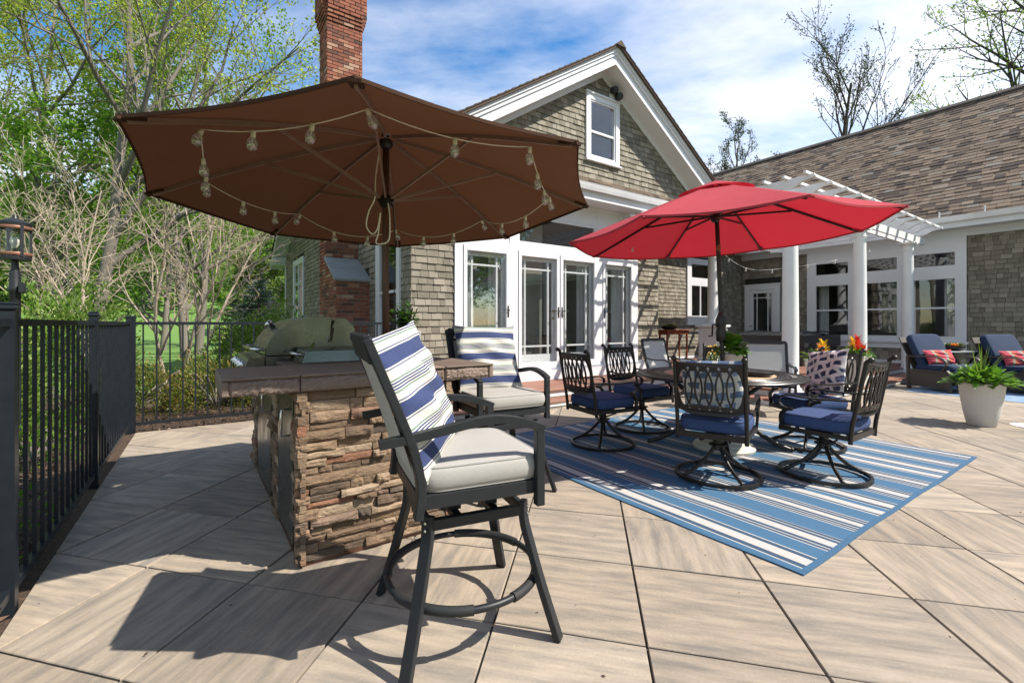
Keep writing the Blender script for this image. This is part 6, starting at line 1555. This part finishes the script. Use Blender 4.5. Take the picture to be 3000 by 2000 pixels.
# shallow bowls of succulents
def bowl(label, loc, r, seed):
    t = thing('succulent_bowl', label, 'bowl', loc); b = MB(); b.lathe([(r*.55, 0), (r*.8, .02), (r, .085), (r*1.02, .095), (r*.95, .095), (r*.9, .07)], 28, capt=False); b.build('bowl', 'black_metal', t, smooth=True)
    for k in range(9):
        az = k*2.4; q = r*.75*math.sqrt((k+.3)/9); C = [(q*math.cos(az), q*math.sin(az), .085)]*22; Dv = [(math.cos(j*2.4), math.sin(j*2.4), .25+j*.06) for j in range(22)]; broad('rosette', t, 'petal_orange' if k == 7 and seed == 1 else 'leaf_succulent', C, Dv, .055+.02*(k % 3), .5, seed*20+k)
    return t
bowl('dark bowl of succulents on the folding table', (8.70, 9.08, .688), .21, 1)
p = W(10.3, 7.57); bowl('dark bowl of succulents on the red side table', (p.x, p.y, 1.066), .22, 2)

# ------------------------------------------------------------------ trees
def grow(rng, h, r0, lean=(0, 0), nch=(9, 7, 5), spread=(.9, .8, .8), ratio=(.55, .5, .5), first=.25, levels=3, wig=.12, grav=.0, trunks=1, upb=.35):
    """returns list of branch polylines [(pts, radii, level)]"""
    out = []
    def branch(p, d, L, r, lvl):
        n = 6 if lvl == 0 else (5 if lvl == 1 else 4); pts = [p.copy()]; rr = [r]; dd = d.copy()
        for k in range(n):
            dd = (dd+rng.normal(size=3)*wig*(1 if lvl else .45)+np.array([0, 0, upb*.12 if lvl else .05])+np.array([0, 0, -grav*lvl])); dd /= np.linalg.norm(dd)
            p = p+dd*L/n; pts.append(p.copy()); rr.append(r*(1-.82*(k+1)/n) if lvl else r*(1-.72*(k+1)/n))
        out.append((np.array(pts), np.array(rr), lvl))
        if lvl >= levels: return
        m = nch[lvl]
        for k in range(m):
            f_ = first+(1-first)*(k+rng.random()*.7)/m if lvl == 0 else .22+.78*(k+rng.random())/m
            f_ = min(f_, .985); i = int(f_*n); q = pts[i]+(pts[min(i+1, n)]-pts[i])*(f_*n-i); rad = rr[i]+(rr[min(i+1, n)]-rr[i])*(f_*n-i)
            ax = pts[min(i+1, n)]-pts[i]; ax = ax/np.linalg.norm(ax); s_ = rng.normal(size=3); s_ -= ax*(s_@ax); s_ /= np.linalg.norm(s_)
            sp_ = spread[lvl]*rng.uniform(.7, 1.2); nd = ax*math.cos(sp_)+s_*math.sin(sp_); nd[2] += upb*.4; nd /= np.linalg.norm(nd)
            branch(q, nd, L*ratio[lvl]*(1.15-.55*f_)*rng.uniform(.75, 1.2), min(rad*.72, r*.55), lvl+1)
    for t_ in range(trunks):
        a_ = rng.uniform(0, 6.28) if trunks > 1 else 0; l = .0 if trunks == 1 else rng.uniform(.15, .6)
        d = np.array([lean[0]+l*math.cos(a_), lean[1]+l*math.sin(a_), 1.0]); d /= np.linalg.norm(d)
        branch(np.array([.06*math.cos(a_)*(trunks > 1)*trunks*.3, .06*math.sin(a_)*(trunks > 1)*trunks*.3, -.1]), d, h*(rng.uniform(.7, 1) if trunks > 1 else 1), r0*(rng.uniform(.6, 1) if trunks > 1 else 1), 0)
    return out
def tubes(name, br, m, parent, rmin=.004, sides=(8, 6, 4, 3, 3)):
    Vs = []; Fs = []; n0 = 0
    for pts, rr, lvl in br:
        k = sides[min(lvl, 4)]; n = len(pts); T = np.gradient(pts, axis=0); T /= np.linalg.norm(T, axis=1)[:, None]
        ref = np.array([.31, .92, .23]); N = np.cross(T, ref); N /= np.linalg.norm(N, axis=1)[:, None]; B = np.cross(T, N)
        an = np.arange(k)*2*math.pi/k; rr = np.maximum(rr, rmin)
        V = pts[:, None, :]+rr[:, None, None]*(np.cos(an)[None, :, None]*N[:, None, :]+np.sin(an)[None, :, None]*B[:, None, :])
        i, j = np.meshgrid(np.arange(n-1), np.arange(k), indexing='ij'); j2 = (j+1) % k
        F = np.stack([i*k+j, i*k+j2, (i+1)*k+j2, (i+1)*k+j], -1).reshape(-1, 4)+n0; Vs.append(V.reshape(-1, 3)); Fs.append(F); n0 += n*k
    return npmesh(name, np.concatenate(Vs), np.concatenate(Fs), m, parent, None, True)
def crown_points(br, levels, per, rng, jit, lo=1):
    C = []
    for pts, rr, lvl in br:
        if lvl < levels-lo: continue
        n = len(pts); k = per if lvl == levels else max(1, per//3)
        f_ = rng.uniform(.15, 1.0, k)*(n-1); i = np.minimum(f_.astype(int), n-2); q = pts[i]+(pts[i+1]-pts[i])*(f_-i)[:, None]
        C.append(q+rng.normal(size=(k, 3))*jit)
    return np.concatenate(C)
def tree(name, label, x, y, h, r0, seed, leafm, per, lsize, barkm='bark', group=None, jit=.12, rmin=.006, cat='tree', z=None, leafname='crown', aspect=1.6, **kw):
    rng = np.random.default_rng(seed); t = thing(name, label, cat, (x, y, hill(x, y) if z is None else z), 0, group); br = grow(rng, h, r0, **kw); lv = kw.get('levels', 3)
    tk = [b_ for b_ in br if b_[2] <= 1]; tw = [b_ for b_ in br if b_[2] > 1]
    tubes('trunk', tk, barkm, t, rmin); 
    if tw: tubes('twigs', tw, barkm, t, rmin)['kind'] = 'stuff'
    if per:
        C = crown_points(br, lv, per, rng, jit); leaves(leafname, C, np.full(len(C), lsize), leafm, t, aspect, rng)
    return t
G_ = 'trees beyond the fence'
tree('tree', 'tall grey-barked tree with sparse yellow-green leaves, nearest on the left', -10.6, 11.6, 11.5, .17, 21, 'leaf_spring', 40, .080, group=G_, nch=(11, 8, 6), ratio=(.52, .5, .5), first=.20, spread=(.85, .8, .8), jit=.10)
tree('tree', 'slim leaning tree with pale trunk at the far left', -14.5, 11.5, 11, .12, 22, 'leaf_spring', 40, .085, group=G_, nch=(10, 7, 6), first=.22, lean=(-.12, .0))
tree('tree', 'yellow-green tree leaning left between the tall tree and the lamp', -15.5, 15.0, 12.5, .14, 23, 'leaf_spring', 42, .095, group=G_, nch=(11, 8, 6), first=.2)
tree('tree', 'full green tree behind the brown umbrella corner', -13.0, 19.0, 12.5, .17, 24, 'leaf_fresh', 22, .12, group=G_, nch=(12, 8, 6), first=.18)
tree('tree', 'green tree beyond the bare shrub at the far left', -19.5, 17.0, 11, .17, 25, 'leaf_spring', 20, .12, group=G_, nch=(12, 8, 6), first=.12)
tree('tree', 'dense dark green tree low behind the lamp post', -13.6, 14.0, 6.0, .12, 26, 'leaf_fresh', 20, .12, group=G_, nch=(12, 8, 5), first=.05, spread=(1.1, .9, .8))
tree('tree', 'dense green tree behind the bare shrub', -17.5, 23.0, 8.5, .15, 27, 'leaf_fresh', 28, .15, group=G_, nch=(12, 8, 5), first=.05, spread=(1.1, .9, .8))
tree('tree', 'white-barked tree beyond the lawn left of the house', -11.4, 16.0, 8.0, .14, 28, 'leaf_fresh', 22, .11, group=G_, nch=(11, 7, 5), first=.28)
tree('tree', 'round green tree beside the hill path', -15.5, 29.0, 5.5, .15, 29, 'leaf_hill', 26, .18, group=G_, nch=(12, 8, 5), first=.15)
tree('tree', 'dark green tree at the foot of the hill', -18.5, 26.0, 10.5, .2, 31, 'leaf_fresh', 26, .18, group=G_, nch=(12, 8, 5), first=.12)
tree('tree', 'pale spring tree on the hill beside the house', -20.5, 38.0, 6.5, .2, 30, 'leaf_hill', 24, .22, group=G_, nch=(11, 7, 5), first=.15)
# bare shrub with pale branches
rng = np.random.default_rng(5)
def shrub_bare(label, x, y, h, seed, trunks, r0=.045):
    rng = np.random.default_rng(seed); t = thing('bare_shrub', label, 'shrub', (x, y, -.03), 0, 'pale bare shrubs'); br = grow(rng, h, r0, nch=(7, 6, 4), spread=(.65, .75, .8), ratio=(.6, .5, .45), first=.3, levels=3, wig=.16, grav=.015, trunks=trunks, upb=.25)
    tubes('trunk', [b_ for b_ in br if b_[2] <= 1], 'pale_twig', t, .005); tubes('twigs', [b_ for b_ in br if b_[2] > 1], 'pale_twig', t, .0028)['kind'] = 'stuff'
    C = crown_points(br, 3, 1, rng, .03); leaves('leaf_buds', C, np.full(len(C), .03), 'leaf_spring', t, 1.6, rng)
shrub_bare('bare pale-branched shrub behind the corner of the fence', -5.55, 7.6, 3.7, 51, 4, .036)
shrub_bare('bare spreading shrub left of the fence corner', -7.4, 8.2, 3.9, 52, 4, .034)
# leafy shrubs
def shrub(label, x, y, rx, ry, h, seed, m, n, lsize, name='shrub', group='leafy shrubs behind the fence', z=-.03, woody='bark'):
    rng = np.random.default_rng(seed); t = thing(name, label, 'shrub', (x, y, z), 0, group)
    d = rng.normal(size=(n, 3)); d[:, 2] = np.abs(d[:, 2]); d /= np.linalg.norm(d, axis=1)[:, None]; rad = rng.uniform(.5, 1, (n, 1))**.5
    bum = 1+.13*np.sin(d[:, :1]*7+seed)+.13*np.sin(d[:, 1:2]*8+seed*2)+.10*np.sin(d[:, 2:]*9+seed*3)
    C = d*[rx, ry, h*.9]*rad*bum+[0, 0, h*.08]
    leaves('foliage', C, np.full(n, lsize), m, t, 2.2, rng, up=.8, Dv=d+np.array([0, 0, .3]))
    b = MB()
    for k in range(14):
        az = rng.uniform(0, 6.28); e = Vector((math.cos(az)*rx*.75, math.sin(az)*ry*.75, h*rng.uniform(.45, .85))); b.tube(sp([(0, 0, 0), (e.x*.3, e.y*.3, e.z*.45), (e.x*.75, e.y*.75, e.z*.85), e], 3), .011, 5)
    b.build('branches', woody, t); return t
shrub('broad green rhododendron behind the lamp post', -5.75, 5.9, .85, .7, 1.62, 61, 'leaf_rhodo', 9000, .060)
shrub('green rhododendron at the left edge behind the fence', -5.6, 4.6, .7, .7, 1.4, 62, 'leaf_rhodo', 8000, .060)
shrub('tall rhododendron behind the back fence beside the grill', -4.1, 7.7, 1.0, .8, 1.42, 63, 'leaf_rhodo', 9000, .060)
shrub('rhododendron between the grill and the chimney', -3.0, 8.8, .9, .8, 1.32, 64, 'leaf_rhodo', 8000, .060)
shrub('far rhododendron against the left wall of the house', -5.6, 11.2, 1.1, .8, 1.5, 66, 'leaf_rhodo', 7000, .07)
shrub('low bronze-green hedge bush left of the fence corner', -5.15, 6.25, .75, .5, .70, 65, 'leaf_box', 5200, .042)
shrub('low bronze-green hedge bush in the middle behind the back fence', -4.35, 6.75, .75, .5, .74, 67, 'leaf_box', 5200, .042)
shrub('low bronze-green hedge bush behind the grill', -3.4, 7.3, .8, .5, .78, 68, 'leaf_box', 4600, .042)
for i, (a, c) in enumerate(((-1.05, 3.3), (-1.1, 3.9), (-1.15, 5.6), (-1.2, 2.7), (-1.0, 6.3))):
    p = W(a, c); shrub('small ground plant %s behind the left fence' % ('nearest the camera', 'second from the camera', 'past the lamp post', 'at the first post', 'by the fence corner')[(1, 2, 3, 0, 4)[i]], p.x, p.y, .32, .32, .42, 70+i, 'leaf_fresh', 700, .05)
# blue spruce
def spruce(label, x, y, h, r, seed):
    rng = np.random.default_rng(seed); t = thing('spruce_tree', label, 'tree', (x, y, hill(x, y))); C = []; Dv = []
    b = MB(); b.tube([(0, 0, 0), (0, 0, h)], [.16, .02], 8); b.build('trunk', 'dark_bark', t)
    for k in range(15):
        f_ = k/15; z = h*(.06+.92*f_); L = r*(1-f_)*1.0+.1
        for q in range(10):
            az = rng.uniform(0, 6.28); n = int(60*(1-f_)+14); s_ = rng.random(n)**.6; C.append(np.stack([np.cos(az)*L*s_, np.sin(az)*L*s_, z-.18*L*s_+.1*L*s_**3], 1)+rng.normal(size=(n, 3))*[.08, .08, .04]); Dv.append(np.tile([np.cos(az), np.sin(az), .2], (n, 1)))
    C = np.concatenate(C); leaves('crown', C, np.full(len(C), .20), 'leaf_spruce', t, 3.2, rng, Dv=np.concatenate(Dv))
spruce('blue-green spruce beside the left wall of the house', -12.4, 22.5, 3.6, 1.7, 81)
spruce('dark spruce at the foot of the hill', -17.8, 31.0, 5.0, 2.0, 82)
# wooded hillside: reads as one mass
rng = np.random.default_rng(90); C = []
for k in range(420):
    az = R_(rng.uniform(-62, -14)); d = rng.uniform(55, 190); x, y = d*math.sin(az), d*math.cos(az); r = rng.uniform(2.2, 4.2); z = hill(x, y); n = 170
    v_ = rng.normal(size=(n, 3)); v_ /= np.linalg.norm(v_, axis=1)[:, None]; C.append(v_*[r, r, r*1.15]*rng.uniform(.55, 1, (n, 1))+[x, y, z+r*1.25])
C = np.concatenate(C); o = leaves('hillside_wood', C, np.full(len(C), 1.05), 'leaf_hill', None, 1.3, rng); o['kind'] = 'stuff'; o['label'] = 'spring-green woods covering the far hillside'
# trees behind the right wing
GR = 'trees behind the house roof'
tree('tree', 'bare-looking tree with sparse dark leaves above the roof ridge', 20.8, 29.0, 15.8, .22, 41, 'leaf_dark', 8, .12, 'dark_bark', GR, nch=(10, 7, 5), first=.45, ratio=(.48, .52, .5), rmin=.014, upb=.8, spread=(.75, .7, .8))
tree('tree', 'leafy tree at the upper right corner behind the roof', 28.5, 25.5, 20.5, .34, 42, 'leaf_hill', 16, .14, 'dark_bark', GR, nch=(12, 8, 5), first=.40, ratio=(.5, .5, .5), rmin=.014, upb=.5)
tree('tree', 'twiggy treetop just above the roof ridge behind the red umbrella', 18.5, 38.0, 15.6, .2, 43, 'leaf_dark', 9, .14, 'dark_bark', GR, nch=(9, 6, 5), first=.55, ratio=(.3, .5, .5), rmin=.016, upb=.9)
# trees behind the photographer, seen mirrored in the glass
for i, (x, y, h) in enumerate(((22, -3.5, 9), (27, -7, 10), (20, -9, 9.5), (29, -1.5, 10), (24, -13, 10))):
    tree('tree', 'green tree behind the camera, %s' % ('mirrored in the left door', 'mirrored behind the first', 'nearest the pool', 'farthest from the camera', 'deepest in the garden')[i], x, y, h, .2, 100+i, 'leaf_fresh', 16, .26, group='trees mirrored in the glass', nch=(11, 7, 4), first=.1, spread=(1.0, .9, .8))

for i, (x, y, h) in enumerate(((9.5, -9.5, 8), (14, -12.5, 9), (5.5, -13.5, 8.5), (-14.5, 1.0, 7.5), (-17, 4.5, 8), (-13.5, -4.5, 8))):  # last three are unseen trees, added to darken reflections in the wing windows
    tree('tree', 'garden tree behind the camera, %s' % ('mirrored in the grill', 'beyond the one mirrored in the grill', 'straight behind', 'added left of the patio to darken the window reflections', 'added farthest left to darken the window reflections', 'added to the rear left to darken the window reflections')[i], x, y, h, .17, 120+i, 'leaf_fresh', 16, .24, group='trees mirrored in the glass', nch=(11, 7, 4), first=.08, spread=(1.0, .9, .8))
# bits of leaf and grit lying on the paving
n = 130; r_ = np.random.default_rng(3); C = np.stack([r_.uniform(-2.2, 4.5, n), r_.uniform(1.4, 5.0, n), np.full(n, .004)], 1)
o = leaves('leaf_litter', C, np.full(n, .016), 'mulch_chip', None, 2.2, r_, Dv=np.tile([0.0, 0, .02], (n, 1))); o['label'] = 'scraps of dry leaf and grit on the paving'
